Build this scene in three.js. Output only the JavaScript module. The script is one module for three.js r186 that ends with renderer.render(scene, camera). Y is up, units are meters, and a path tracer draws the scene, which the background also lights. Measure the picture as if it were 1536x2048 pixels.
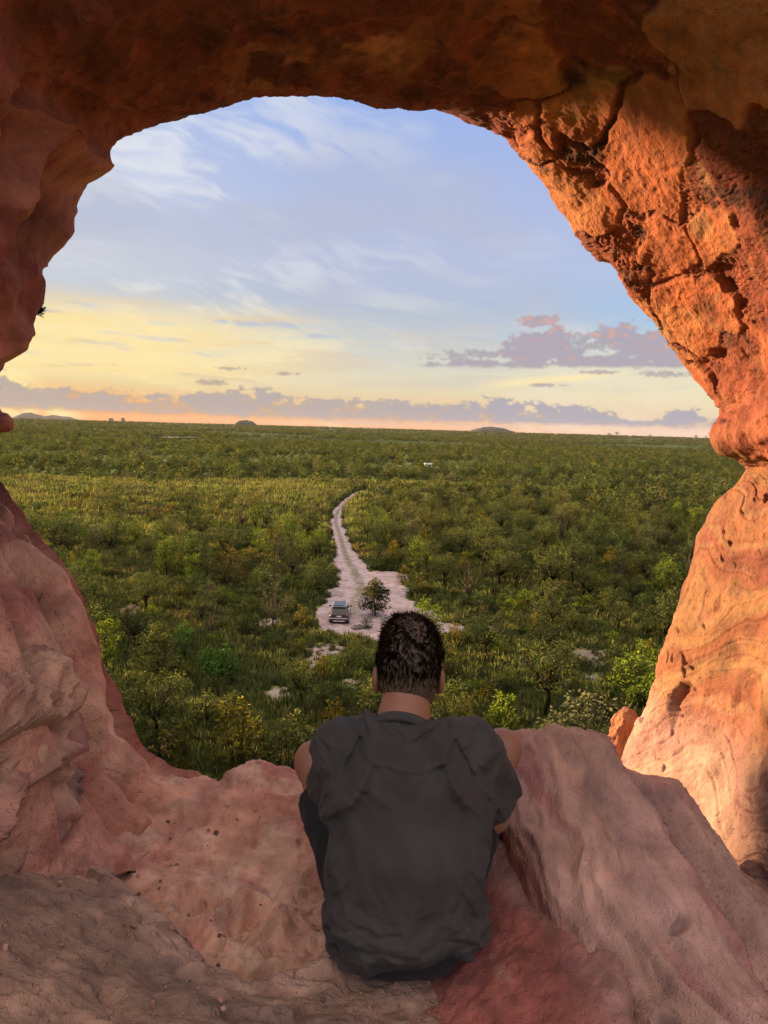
import * as THREE from 'three';
import { mergeGeometries } from 'three/addons/utils/BufferGeometryUtils.js';
import { RoundedBoxGeometry } from 'three/addons/geometries/RoundedBoxGeometry.js';

// ---------------------------------------------------------------- camera, sky, sun, exposure
const scene = new THREE.Scene();
const EYE = 18, FOCAL = 1450, DEG = Math.PI / 180;
const camera = new THREE.PerspectiveCamera(2 * Math.atan(1024 / FOCAL) / DEG, 0.75, 0.05, 40000);
camera.position.set(0, EYE, 0);
camera.rotation.set(-Math.atan(164 / FOCAL), 0, 1.67 * DEG, 'YXZ');
camera.updateMatrixWorld(true);
const renderer = new THREE.WebGLRenderer({ antialias: true });
renderer.toneMapping = THREE.LinearToneMapping;
renderer.toneMappingExposure = 2.8;
renderer.shadowMap.enabled = true;
renderer.outputColorSpace = THREE.SRGBColorSpace;

const SUN_AZ = -61, SUN_EL = 6;               // degrees from the view direction (left is negative), degrees above the horizon
const SUN_DIR = new THREE.Vector3(Math.sin(SUN_AZ * DEG) * Math.cos(SUN_EL * DEG), Math.sin(SUN_EL * DEG), -Math.cos(SUN_AZ * DEG) * Math.cos(SUN_EL * DEG));
const sun = new THREE.DirectionalLight(new THREE.Color().setRGB(1, 0.62, 0.34), 5);
sun.name = 'sun';
sun.position.copy(SUN_DIR).multiplyScalar(80).add(new THREE.Vector3(0, EYE, 0));
sun.target.position.set(0, EYE, 0);
sun.castShadow = true;
sun.shadow.radius = 7;
sun.shadow.mapSize.set(4096, 4096);
Object.assign(sun.shadow.camera, { left: -70, right: 70, top: 40, bottom: -40, near: 1, far: 260 });
scene.add(sun, sun.target);
scene.fog = new THREE.FogExp2(new THREE.Color().setRGB(0.70, 0.67, 0.64), 0.000009);

// ---------------------------------------------------------------- small maths kit
function rng(seed) {
  let a = seed >>> 0;
  return () => { a = (a + 0x6d2b79f5) | 0; let t = Math.imul(a ^ (a >>> 15), 1 | a); t = (t + Math.imul(t ^ (t >>> 7), 61 | t)) ^ t; return ((t ^ (t >>> 14)) >>> 0) / 4294967296; };
}
const clamp = (x, a = 0, b = 1) => Math.min(b, Math.max(a, x));
const lerp = (a, b, t) => a + (b - a) * t;
const ss = (a, b, x) => { const t = clamp((x - a) / (b - a)); return t * t * (3 - 2 * t); };
const V = (x, y, z) => new THREE.Vector3(x, y, z);
const toLin = (c) => { c /= 255; return c <= 0.04045 ? c / 12.92 : Math.pow((c + 0.055) / 1.055, 2.4); };
const rgb = (r, g, b) => [toLin(r), toLin(g), toLin(b)];      // 0..255 sRGB -> linear triple
const mix3 = (a, b, t) => [a[0] + (b[0] - a[0]) * t, a[1] + (b[1] - a[1]) * t, a[2] + (b[2] - a[2]) * t];
const PERM = new Uint8Array(512);
{ const r = rng(77), p = [...Array(256).keys()]; for (let i = 255; i > 0; i--) { const j = Math.floor(r() * (i + 1)); [p[i], p[j]] = [p[j], p[i]]; } for (let i = 0; i < 512; i++) PERM[i] = p[i & 255]; }
function grad(h, x, y, z) { h &= 15; const u = h < 8 ? x : y, v = h < 4 ? y : h === 12 || h === 14 ? x : z; return ((h & 1) ? -u : u) + ((h & 2) ? -v : v); }
function noise(x, y, z) {
  const fx = Math.floor(x), fy = Math.floor(y), fz = Math.floor(z), X = fx & 255, Y = fy & 255, Z = fz & 255;
  x -= fx; y -= fy; z -= fz;
  const u = x * x * x * (x * (x * 6 - 15) + 10), v = y * y * y * (y * (y * 6 - 15) + 10), w = z * z * z * (z * (z * 6 - 15) + 10);
  const A = PERM[X] + Y, AA = PERM[A] + Z, AB = PERM[A + 1] + Z, B = PERM[X + 1] + Y, BA = PERM[B] + Z, BB = PERM[B + 1] + Z;
  return lerp(lerp(lerp(grad(PERM[AA], x, y, z), grad(PERM[BA], x - 1, y, z), u), lerp(grad(PERM[AB], x, y - 1, z), grad(PERM[BB], x - 1, y - 1, z), u), v),
    lerp(lerp(grad(PERM[AA + 1], x, y, z - 1), grad(PERM[BA + 1], x - 1, y, z - 1), u), lerp(grad(PERM[AB + 1], x, y - 1, z - 1), grad(PERM[BB + 1], x - 1, y - 1, z - 1), u), v), w);
}
function fbm(x, y, z, o = 4, g = 0.5) { let s = 0, a = 1, f = 1; for (let i = 0; i < o; i++) { s += a * noise(x * f + i * 17.3, y * f + i * 5.1, z * f - i * 9.7); a *= g; f *= 2.03; } return s; }
function ridge(x, y, z, o = 4, g = 0.5) { let s = 0, a = 1, f = 1; for (let i = 0; i < o; i++) { s += a * (1 - 2 * Math.abs(noise(x * f + i * 31.7, y * f - i * 3.3, z * f + i * 8.9))); a *= g; f *= 2.1; } return s; }
const H3 = (x, y, z) => PERM[PERM[PERM[x & 255] + (y & 255)] + (z & 255)];
function worley(x, y, z) {                      // [nearest, second nearest, id 0..1]
  const fx = Math.floor(x), fy = Math.floor(y), fz = Math.floor(z); let a = 9, b = 9, id = 0;
  for (let i = -1; i < 2; i++) for (let j = -1; j < 2; j++) for (let k = -1; k < 2; k++) {
    const h = H3(fx + i, fy + j, fz + k), dx = fx + i + PERM[h] / 256 - x, dy = fy + j + PERM[h + 37] / 256 - y, dz = fz + k + PERM[h + 91] / 256 - z, d = dx * dx + dy * dy + dz * dz;
    if (d < a) { b = a; a = d; id = PERM[h + 131] / 256; } else if (d < b) b = d;
  }
  return [Math.sqrt(a), Math.sqrt(b), id];
}
// a point seen at photo pixel (px, py), d metres along the view axis; or where that ray meets the height h (relative to the eye)
const at = (px, py, d) => V((px - 768) / FOCAL * d, (1024 - py) / FOCAL * d, -d).applyMatrix4(camera.matrixWorld);
function atHeight(px, py, h) { const p = at(px, py, 1); const dy = p.y - EYE; const k = h / dy; return V(p.x * k, EYE + h, p.z * k); }
function numbered(name) { if (!numbered.used) numbered.used = new Map(); const n = numbered.used.get(name) ?? 0; numbered.used.set(name, n + 1); return n ? name + '_' + String(n).padStart(3, '0') : name; }
function shade(o) { o.traverse((c) => { if (c.isMesh) { c.castShadow = true; c.receiveShadow = true; } }); return o; }
function tag(o, label, category, group) { o.userData.label = label; if (category) o.userData.category = category; if (group) o.userData.group = group; return o; }
function structure(name, geo, mat, label) { const m = new THREE.Mesh(geo, mat); m.name = name; m.userData.kind = 'structure'; if (label) m.userData.label = label; scene.add(m); return shade(m); }
function part(name, geo, mat, parent, label) { const m = new THREE.Mesh(geo, mat); m.name = name; if (label) m.userData.label = label; parent.add(m); return shade(m); }
function thing(name, label, category, pos, turn = 0, group) { const g = new THREE.Group(); g.name = numbered(name); if (pos) g.position.copy(pos); g.rotation.y = turn; tag(g, label, category, group); scene.add(g); return g; }
// ---------------------------------------------------------------- sky: air, glow round the set sun, thin veils and low cumulus
{
  const EL = [0, 1.5, 3, 5, 7, 9, 12, 17, 24, 40, 90];
  const col = (s) => s.map((c) => rgb(...c));
  const A = col([[238, 158, 92], [238, 176, 106], [228, 203, 152], [213, 209, 188], [199, 202, 204], [192, 199, 210], [200, 203, 212], [190, 200, 224], [170, 188, 228], [140, 165, 220], [112, 142, 208]]);
  const B = col([[232, 172, 130], [228, 192, 148], [222, 207, 172], [206, 206, 194], [183, 194, 204], [174, 187, 206], [178, 187, 213], [170, 183, 219], [148, 175, 228], [132, 162, 220], [112, 142, 208]]);
  const C = col([[228, 195, 178], [226, 205, 176], [230, 217, 180], [226, 220, 193], [172, 197, 216], [160, 192, 226], [172, 190, 222], [165, 182, 225], [150, 174, 228], [132, 162, 220], [112, 142, 208]]);
  const S = col([[255, 176, 84], [255, 205, 110], [255, 226, 140], [248, 232, 178], [236, 224, 186], [222, 216, 198], [216, 214, 210], [196, 204, 224], [172, 190, 228], [142, 166, 220], [112, 142, 208]]);
  const D = col([[196, 178, 186], [208, 186, 190], [210, 190, 196], [200, 188, 204], [186, 186, 210], [176, 184, 214], [170, 184, 218], [164, 180, 222], [150, 174, 226], [132, 162, 220], [112, 142, 208]]);
  const row = (T, el) => { let i = 0; while (i < EL.length - 2 && el > EL[i + 1]) i++; return mix3(T[i], T[i + 1], clamp((el - EL[i]) / (EL[i + 1] - EL[i]))); };
  const AZ = [[-180, D], [-125, D], [-66, S], [-27, A], [0, B], [27, C], [75, D], [180, D]];
  const W = 4096, H = 2048, data = new Float32Array(W * H * 4);
  const lensClouds = [[14.2, 7.0, 4.6, 0.75], [7, 5.9, 3.2, 0.45], [21, 4.6, 2.6, 0.25], [12, 3.75, 1.5, 0.13], [16, 4.75, 2.0, 0.14], [-8, 4.1, 1.2, 0.13], [-13.5, 3.2, 1.6, 0.22], [-12.2, 4.3, 1.0, 0.12], [3.5, 5.6, 1.2, 0.1], [38, 6.5, 6, 0.8], [-48, 6, 5, 0.4]];
  for (let j = 0; j < H; j++) {
    const el = ((j + 0.5) / H - 0.5) * 180;
    for (let i = 0; i < W; i++) {
      const o = (j * W + i) * 4, th = ((i + 0.5) / W - 0.5) * 2 * Math.PI;
      data[o + 3] = 1;
      if (el < -0.5) { data[o] = 0.055; data[o + 1] = 0.055; data[o + 2] = 0.04; continue; }
      const x = Math.cos(th), z = Math.sin(th), az = Math.atan2(x, -z) / DEG, e = Math.max(0, el);
      let k = 0; while (k < AZ.length - 2 && az > AZ[k + 1][0]) k++;
      let c = mix3(row(AZ[k][1], e), row(AZ[k + 1][1], e), ss(0, 1, (az - AZ[k][0]) / (AZ[k + 1][0] - AZ[k][0])));
      const glow = Math.exp(-((az - SUN_AZ) ** 2 / 380 + (e - 2) ** 2 / 60));
      c = [c[0] + glow * 0.9, c[1] + glow * 0.6, c[2] + glow * 0.26];
      if (e < 75) {
        const left = ss(12, -20, az), low = ss(12, 5, e), wide = ss(70, 40, Math.abs(az));
        // high thin veils: feathered streaks falling to the right, drawn out along the wind
        const al = az * 0.976 - e * 0.217, ac = az * 0.217 + e * 0.976, wp = fbm(al * 0.06, ac * 0.12, 5.5, 4) * 0.9;
        const streak = fbm(al * 0.055 + wp * 0.25, ac * 0.34 + wp, 7.7, 7, 0.6), feather = ridge(al * 0.16 + wp, ac * 0.85 + wp * 1.6, 2.2, 4, 0.6), sheet = fbm(az * 0.05 + 2, e * 0.1 + 9, 1.7, 4);
        const patch = ss(-0.15, 0.35, fbm(az * 0.075 + 4.2, e * 0.16 + 1.1, 3.3, 3) + left * 0.22 - 0.06);
        const cirrus = ss(0.02, 0.75, streak * 0.75 + feather * 0.32 - 0.02) * patch * (0.35 + 0.65 * Math.max(left, 0.25));
        c = mix3(c, mix3(mix3(rgb(204, 208, 218), rgb(224, 226, 230), left), mix3(rgb(236, 224, 200), rgb(254, 236, 168), left), low), clamp(cirrus * 0.75));
        const veil = ss(-0.05, 0.4, sheet + 0.15 * streak) * ss(7, 10, e) * ss(24, 15, e);
        c = mix3(c, rgb(177, 183, 204), veil * 0.6);
        // layered cloud lit yellow from the sun's side, tan-grey between
        const lay = fbm(az * 0.1 + wp * 0.1, e * 1.0 - az * 0.035, 6.1, 6, 0.58), lit = ridge(az * 0.13 + 4, e * 1.15 + az * 0.05 + wp * 0.3, 8.8, 5, 0.56), band = ss(2.6, 4, e) * ss(10, 6.8, e);
        c = mix3(c, mix3(rgb(196, 192, 192), rgb(216, 186, 142), left), ss(-0.05, 0.3, lay) * band * (0.35 + 0.45 * left));
        c = mix3(c, mix3(rgb(232, 222, 196), rgb(250, 226, 162), left), ss(0.15, 0.95, lit + lay * 0.4) * band * (0.1 + 0.75 * left * left) * wide);
        const wisp = Math.exp(-Math.pow((e - 4.15 - (az - 12.5) * 0.1) / (0.28 + 0.1 * lay), 2)) * ss(6, 10, az) * ss(19, 14, az); c = mix3(c, rgb(250, 230, 168), wisp * 0.75);
      }
      if (e < 16) {
        // cumulus: flat bases, broken tops
        const n1 = fbm(az * 0.36, e * 0.95, 3.3, 6, 0.56), n2 = fbm(az * 1.1 + 30, e * 2.2, 9.1, 5, 0.58), n3 = fbm(az * 0.13 + 5, 0.5, 1.7, 3), n4 = fbm(az * 3.1, e * 5.2, 2.7, 4, 0.6);
        const puff = (x0, base, top, half, soft = 0.6) => { const u = (az - x0) / half; if (Math.abs(u) > 1.2) return 0; const t = base + (top - base) * (1 - u * u) + n1 * (top - base) * 0.9 + n2 * (top - base) * 0.42 + n4 * (top - base) * 0.25; return ss(0, soft, t - e) * ss(base - 0.25 + n2 * 0.12, base + 0.15 + n2 * 0.12, e) * ss(1.15, 0.85, Math.abs(u)); };
        let d = 1.0 * Math.max(puff(11.4, 5.9, 9.0, 2.9), puff(15.5, 5.2, 7.0, 8.5), puff(21, 6.2, 8.6, 5.5), puff(17.8, 6.8, 8.5, 3), puff(7.5, 5.1, 5.9, 5.5, 0.3), puff(52, 6, 9, 12), puff(-95, 5, 9, 14), puff(120, 6, 11, 22));
        for (const [ax, ae, hw, hh] of lensClouds) { const u = (az - ax) / hw, v = (e - ae) / hh; d = Math.max(d, ss(0.1, 0.75, 1 - u * u - v * v + n2 * 1.2 + n4 * 0.8) * 0.75); }
        const dk = mix3(rgb(153, 143, 155), rgb(164, 142, 128), ss(0, -25, az));
        const light = mix3(rgb(206, 166, 158), rgb(240, 190, 140), ss(0, -30, az));
        c = mix3(c, mix3(dk, light, ss(0.0, 0.75, n2 * 0.8 + n1 * 0.45 + (e - 7.5) * 0.18)), d * 0.92);
        // long bank lying on the horizon
        const top = 2.25 + n3 * 1.0 + n1 * 0.7 + n2 * 0.4 + n4 * 0.2 - ss(4, 22, az) * 0.55 + 0.42 * Math.exp(-(((az + 10) / 6) ** 2));
        const bank = ss(0, 0.22, top - e) * ss(0.55, 1.0, e + n2 * 0.18 - ss(-8, 16, az) * 0.1) * clamp(1.05 + n1 * 0.8 + n2 * 0.35, 0.4, 1);
        c = mix3(c, mix3(mix3(rgb(162, 143, 128), rgb(158, 146, 140), ss(-26, -5, az)), rgb(150, 147, 158), ss(-3, 12, az)), bank * 0.95);
        const thin = ss(0.15, 0.6, fbm(az * 0.2, e * 6, 4.4, 4)) * ss(0.2, 0.5, e) * ss(1.3, 0.8, e) * ss(-10, 5, az);
        c = mix3(c, rgb(184, 172, 182), thin * 0.7);
      }
      const g = 0.385, up = ss(26, 56, e) * 2.45, back = ss(45, 110, Math.abs(az)) * ss(3, 22, e) * 0.6, fillLift = 1 + up + back * (1 - up / 2.45);  // sky above and behind raised and warmed as added fill for shaded rock
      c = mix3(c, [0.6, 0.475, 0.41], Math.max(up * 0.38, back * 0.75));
      data[o] = c[0] * g * fillLift; data[o + 1] = c[1] * g * fillLift; data[o + 2] = c[2] * g * fillLift;
    }
  }
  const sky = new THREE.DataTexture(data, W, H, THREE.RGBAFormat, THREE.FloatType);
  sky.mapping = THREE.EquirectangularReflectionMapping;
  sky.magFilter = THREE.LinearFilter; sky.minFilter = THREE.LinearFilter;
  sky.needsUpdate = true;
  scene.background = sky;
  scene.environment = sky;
}
// ---------------------------------------------------------------- textures and materials
function tiled(n, f, srgb = false) {            // a repeating square texture of n pixels; f(u, v) in 0..1 returns 0..255 grey or a triple
  const d = new Uint8Array(n * n * 4);
  for (let j = 0; j < n; j++) for (let i = 0; i < n; i++) { const c = f(i / n, j / n), o = (j * n + i) * 4; if (typeof c === 'number') d[o] = d[o + 1] = d[o + 2] = clamp(c, 0, 255); else for (let k = 0; k < 3; k++) d[o + k] = clamp(c[k], 0, 255); d[o + 3] = 255; }
  const t = new THREE.DataTexture(d, n, n, THREE.RGBAFormat);
  t.wrapS = t.wrapT = THREE.RepeatWrapping; t.magFilter = THREE.LinearFilter; t.minFilter = THREE.LinearFilter; t.needsUpdate = true;
  if (srgb) t.colorSpace = THREE.SRGBColorSpace;
  return t;
}
function pnoise(u, v, p, seed, pv = p) {        // gradient noise that repeats every p (by pv) cells
  const x = u * p, y = v * pv, fx = Math.floor(x), fy = Math.floor(y), a = x - fx, b = y - fy;
  const h = (i, j) => { const k = PERM[PERM[(((fx + i) % p + p) % p + seed) & 255] + (((fy + j) % pv + pv) % pv & 255)] * 0.0245437; return Math.cos(k) * (a - i) + Math.sin(k) * (b - j); };
  const s = a * a * (3 - 2 * a), t = b * b * (3 - 2 * b);
  return lerp(lerp(h(0, 0), h(1, 0), s), lerp(h(0, 1), h(1, 1), s), t) * 1.4;
}
function pfbm(u, v, p, o, seed, g = 0.55) { let s = 0, a = 1; for (let i = 0; i < o; i++) { s += a * pnoise(u, v, p, seed + i * 11); a *= g; p *= 2; } return s; }
const grainColor = tiled(1024, (u, v) => 222 + 40 * pfbm(u, v, 6, 8, 3, 0.66) + 26 * pnoise(u, v, 256, 9) - 40 * ss(0.5, 0.72, pnoise(u, v, 90, 60)) + 34 * ss(0.5, 0.7, pnoise(u, v, 120, 14)) - 34 * ss(0.3, 0.7, pfbm(u, v, 20, 4, 80)));
const bedColor = tiled(1024, (u, v) => { const w = u + 0.05 * pnoise(u, v, 3, 4) + 0.012 * pnoise(u, v, 12, 19); let s = 0, a = 1; for (let i = 0; i < 6; i++) { s += a * pnoise(w, v, 7 * 2 ** i, 30 + i * 9, 1 + 2 ** Math.max(0, i - 1)); a *= 0.68; } return 220 + 44 * s + 22 * pnoise(u, v, 256, 9) - 24 * ss(0.52, 0.72, pnoise(u, v, 80, 61)) + 26 * pfbm(u, v, 12, 5, 66); });
const grainBump = tiled(1024, (u, v) => { const r = 1 - Math.abs(pfbm(u, v, 9, 5, 21)); return 118 + 62 * pfbm(u, v, 10, 7, 40, 0.6) + 40 * (r - 0.6) + 16 * pnoise(u, v, 200, 33) - 60 * ss(0.4, 0.75, pfbm(u, v, 26, 3, 71)); });
const sandBump = tiled(1024, (u, v) => 128 + 40 * pfbm(u, v, 14, 6, 90, 0.62) + 26 * pnoise(u, v, 230, 5) - 40 * ss(0.5, 0.9, pfbm(u, v, 50, 2, 13)));
const repeat = (t, r) => { const c = t.clone(); c.repeat.set(r, r); c.needsUpdate = true; return c; };
const rockMat = (bump, tile = 0.9) => new THREE.MeshStandardMaterial({ name: 'weathered sandstone', vertexColors: true, roughness: 0.95, map: repeat(grainColor, 1 / tile), bumpMap: repeat(bump === 1 ? sandBump : grainBump, 1 / (tile * 0.62)), bumpScale: bump === 1 ? 0.006 : 0.014 });
const sandstone = rockMat(0), smoothstone = rockMat(1, 1.1);
smoothstone.bumpScale = 0.014;
const beddedstone = smoothstone.clone(); beddedstone.map = repeat(bedColor, 1 / 0.8); beddedstone.bumpMap = repeat(bedColor, 1 / 0.8); beddedstone.bumpScale = 0.02;

// A sheet of nu x nv cells. base(u, v) gives the smooth shape, relief(p, u, v) metres along its normal, tint(p, u, v, r) the albedo. Its uv are metres.
function sheet(nu, nv, base, relief, tint, flip = false) {
  const N = (nu + 1) * (nv + 1), P = new Float32Array(N * 3), C = new Float32Array(N * 3), T = new Float32Array(N * 2), B = [];
  for (let j = 0; j <= nv; j++) for (let i = 0; i <= nu; i++) B.push(base(i / nu, j / nv));
  const a = V(), b = V(), n = V(), id = (i, j) => j * (nu + 1) + i, LU = [0], LV = [0], mean = (f) => { let s = 0; for (let q = 0; q < 9; q++) s += f(0.25 + 0.6 * q / 8); return s / 9; };
  for (let i = 1; i <= nu; i++) LU.push(LU[i - 1] + Math.min(0.1, mean((q) => B[id(i, Math.round(q * nv))].distanceTo(B[id(i - 1, Math.round(q * nv))]))));
  for (let j = 1; j <= nv; j++) LV.push(LV[j - 1] + Math.min(0.1, mean((q) => B[id(Math.round(q * nu), j)].distanceTo(B[id(Math.round(q * nu), j - 1)]))));
  for (let j = 0; j <= nv; j++) for (let i = 0; i <= nu; i++) {
    const k = id(i, j);
    a.subVectors(B[id(Math.min(nu, i + 1), j)], B[id(Math.max(0, i - 1), j)]); b.subVectors(B[id(i, Math.min(nv, j + 1))], B[id(i, Math.max(0, j - 1))]);
    n.crossVectors(a, b).normalize(); if (flip) n.negate();
    if (!(n.lengthSq() > 0.5)) n.set(0, 1, 0);
    const r = relief(B[k], i / nu, j / nv, n), c = tint(B[k], i / nu, j / nv, r, n);
    P[k * 3] = B[k].x + n.x * r; P[k * 3 + 1] = B[k].y + n.y * r; P[k * 3 + 2] = B[k].z + n.z * r;
    C.set(c, k * 3);
    T[k * 2] = LU[i]; T[k * 2 + 1] = LV[j];
  }
  const I = new Uint32Array(nu * nv * 6); let q = 0;
  for (let j = 0; j < nv; j++) for (let i = 0; i < nu; i++) {
    const A = id(i, j), D = id(i + 1, j), E = id(i, j + 1), F = id(i + 1, j + 1);
    I.set(flip ? [A, E, D, D, E, F] : [A, D, E, D, F, E], q); q += 6;
  }
  const g = new THREE.BufferGeometry();
  g.setAttribute('position', new THREE.BufferAttribute(P, 3)); g.setAttribute('color', new THREE.BufferAttribute(C, 3)); g.setAttribute('uv', new THREE.BufferAttribute(T, 2));
  g.setIndex(new THREE.BufferAttribute(I, 1)); g.computeVertexNormals();
  return g;
}
const cr = (a, b, c, d, t) => 0.5 * (2 * b + (c - a) * t + (2 * a - 5 * b + 4 * c - d) * t * t + (3 * b - a - 3 * c + d) * t * t * t);
function crPoint(list, x) {                     // Catmull-Rom through [x, Vector3] entries
  let i = 0; while (i < list.length - 2 && x > list[i + 1][0]) i++;
  const t = clamp((x - list[i][0]) / (list[i + 1][0] - list[i][0])), p = list[Math.max(0, i - 1)][1], q = list[i][1], r = list[i + 1][1], s = list[Math.min(list.length - 1, i + 2)][1];
  return V(cr(p.x, q.x, r.x, s.x, t), cr(p.y, q.y, r.y, s.y, t), cr(p.z, q.z, r.z, s.z, t));
}
// heights through scattered points: a thin-plate spline
function spline(points) {
  const n = points.length, m = n + 3, M = [];
  const U = (r2) => r2 < 1e-9 ? 0 : r2 * Math.log(r2);
  for (let i = 0; i < n; i++) { const row = new Float64Array(m + 1); for (let j = 0; j < n; j++) row[j] = U((points[i].x - points[j].x) ** 2 + (points[i].z - points[j].z) ** 2) + (i === j ? 0.01 : 0); row[n] = 1; row[n + 1] = points[i].x; row[n + 2] = points[i].z; row[m] = points[i].y; M.push(row); }
  for (let k = 0; k < 3; k++) { const row = new Float64Array(m + 1); for (let j = 0; j < n; j++) row[j] = k === 0 ? 1 : k === 1 ? points[j].x : points[j].z; M.push(row); }
  for (let c = 0; c < m; c++) {
    let p = c; for (let r = c + 1; r < m; r++) if (Math.abs(M[r][c]) > Math.abs(M[p][c])) p = r;
    [M[c], M[p]] = [M[p], M[c]];
    for (let r = 0; r < m; r++) if (r !== c) { const f = M[r][c] / M[c][c]; if (f) for (let q = c; q <= m; q++) M[r][q] -= f * M[c][q]; }
  }
  const w = M.map((r, i) => r[m] / r[i]);
  return (x, z) => { let y = w[n] + w[n + 1] * x + w[n + 2] * z; for (let i = 0; i < n; i++) y += w[i] * U((x - points[i].x) ** 2 + (z - points[i].z) ** 2); return y; };
}
function polyDist(poly, x, z) {                 // signed distance to a closed outline in plan, inside negative
  let d = 1e9, inside = false;
  for (let i = 0, j = poly.length - 1; i < poly.length; j = i++) {
    const a = poly[j], b = poly[i], ex = b.x - a.x, ez = b.z - a.z, t = clamp(((x - a.x) * ex + (z - a.z) * ez) / (ex * ex + ez * ez));
    d = Math.min(d, (x - a.x - ex * t) ** 2 + (z - a.z - ez * t) ** 2);
    if ((a.z > z) !== (b.z > z) && x < (b.x - a.x) * (z - a.z) / (b.z - a.z) + a.x) inside = !inside;
  }
  return Math.sqrt(d) * (inside ? -1 : 1);
}
// ---------------------------------------------------------------- the rock arch: wall, ceiling and pillar in one skin, rear mouth -> opening -> outer cliff
{
  const RIM = [
    [430, 1680, 2.75], [385, 1574, 2.75], [330, 1556, 2.72], [265, 1503, 2.7], [236, 1440, 2.7], [214, 1375, 2.7], [190, 1320, 2.7], [172, 1252, 2.66], [130, 1170, 2.7], [62, 1065, 2.8],
    [0, 975, 2.9], [-45, 925, 3.0], [-16, 874, 3.0], [20, 854, 2.95], [18, 828, 2.95], [0, 812, 3.0], [8, 770, 3.0], [32, 715, 3.0], [52, 655, 3.0], [86, 600, 3.0],
    [112, 530, 3.0], [157, 475, 3.0], [166, 410, 3.0], [194, 355, 3.05], [220, 305, 3.05], [292, 260, 3.1], [360, 234, 3.15], [450, 207, 3.2], [560, 191, 3.2], [680, 189, 3.2],
    [740, 203, 3.2], [830, 214, 3.25], [900, 222, 3.3], [980, 246, 3.35], [1040, 285, 3.4], [1068, 312, 3.4], [1120, 383, 3.5], [1180, 465, 3.55], [1250, 555, 3.6], [1320, 637, 3.7],
    [1388, 728, 3.8], [1430, 782, 3.8], [1452, 815, 3.8], [1448, 842, 3.8], [1426, 872, 3.75], [1432, 892, 3.75], [1475, 912, 3.8], [1497, 937, 3.85], [1478, 965, 3.85], [1432, 1020, 3.8],
    [1406, 1062, 3.8], [1378, 1160, 3.8], [1340, 1285, 3.8], [1308, 1395, 3.8], [1270, 1480, 3.8], [1235, 1560, 3.8], [1190, 1660, 3.8], [1150, 1800, 3.8]];
  const K = RIM.length - 1;
  const px = (list) => list.map(([k, x, y, d]) => [k, at(x, y, d)]);
  const rim = RIM.map(([x, y, d], k) => [k, at(x, y, d)]);
  const in1 = px([[0, 300, 1750, 2.35], [3, 140, 1500, 2.32], [7, 60, 1290, 2.3], [10, -90, 1060, 2.5], [12, -110, 905, 2.6], [14, -100, 800, 2.6], [18, -60, 640, 2.55], [22, 40, 350, 2.55], [24, 100, 190, 2.6], [27, 420, 60, 2.65], [29, 680, 30, 2.7], [32, 960, 60, 2.8], [35, 1220, 170, 2.85], [38, 1420, 420, 2.95], [41, 1560, 720, 3.1], [44, 1530, 855, 3.25], [47, 1590, 935, 3.3], [50, 1560, 1080, 3.1], [53, 1500, 1400, 3.1], [55, 1450, 1600, 3.05], [57, 1420, 1800, 3.0]]);
  const in2 = px([[0, 40, 1900, 1.75], [4, -150, 1500, 1.65], [10, -350, 1050, 1.65], [14, -350, 780, 1.65], [20, -300, 350, 1.75], [24, -80, -150, 1.9], [29, 680, -330, 1.95], [33, 1200, -300, 1.95], [38, 1700, 150, 2.0], [44, 1900, 850, 2.1], [50, 1900, 1050, 2.1], [54, 1750, 1500, 2.2], [57, 1680, 1850, 2.1]]);
  const ring = (z, rx, ryTop, yc) => { const o = []; for (let k = 0; k <= K; k += 3) { const a = (-200 + k / K * 220 + 180 - 90) * DEG; const b = lerp(-1.15, Math.PI + 1.15, 1 - k / K); o.push([k, V(Math.cos(b) * rx, EYE + yc + Math.sin(b) * ryTop, z)]); } return o; };
  const in3 = ring(-1.2, 2.9, 2.7, 0.0), in4 = ring(-0.85, 4.6, 4.4, 0), in5 = ring(-0.5, 9, 8, 0), in6 = ring(-0.2, 16, 14, 0);
  // outward: from each rim point away from the middle of the opening and on to the outer cliff
  const mid = at(740, 950, 3.3), fwd = V(0, 0, -1), out = (f, o, more = () => 1) => rim.map(([k, p]) => { const q = p.clone().sub(mid); q.z = 0; q.normalize(); const l = k < 24 ? 1 : k < 28 ? (28 - k) / 4 : 0; return [k, p.clone().addScaledVector(fwd, (f[0] * l + f[1] * (1 - l)) * more(k)).addScaledVector(q, (o[0] * l + o[1] * (1 - l)) * (1 + (more(k) - 1) * lerp(2.4, 0.9, ss(3, 9, k))))]; });
  const reach = (k) => 1 + 0.65 * (1 - ss(9.5, 12, k)), ou1 = out([0.3, 0.22], [0.26, 0.2]), ou2 = out([1.35, 0.5], [1.1, 0.8], reach), ou3 = out([1.9, 0.7], [2.6, 2.4], reach), ou4 = out([2.4, 1.2], [14, 14]);
  const ROWS = [[0, in6], [0.06, in5], [0.13, in4], [0.22, in3], [0.36, in2], [0.56, in1], [0.8, rim], [0.84, ou1], [0.9, ou2], [0.95, ou3], [1, ou4]];
  const NU = 1500, NV = 380;
  const TV = (v) => v < 0.08 ? v / 0.08 * 0.22 : v < 0.2 ? lerp(0.22, 0.38, (v - 0.08) / 0.12) : v < 0.94 ? lerp(0.38, 0.815, (v - 0.2) / 0.74) : lerp(0.815, 1, (v - 0.94) / 0.06);
  // columns are spaced by the rim's own length
  const len = [0]; for (let k = 1; k <= K; k++) len.push(len[k - 1] + rim[k][1].distanceTo(rim[k - 1][1]) + 0.02);
  const kOf = (u) => { const l = u * len[K]; let i = 0; while (i < K - 1 && l > len[i + 1]) i++; return i + (l - len[i]) / (len[i + 1] - len[i]); };
  const cols = new Map();
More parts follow.
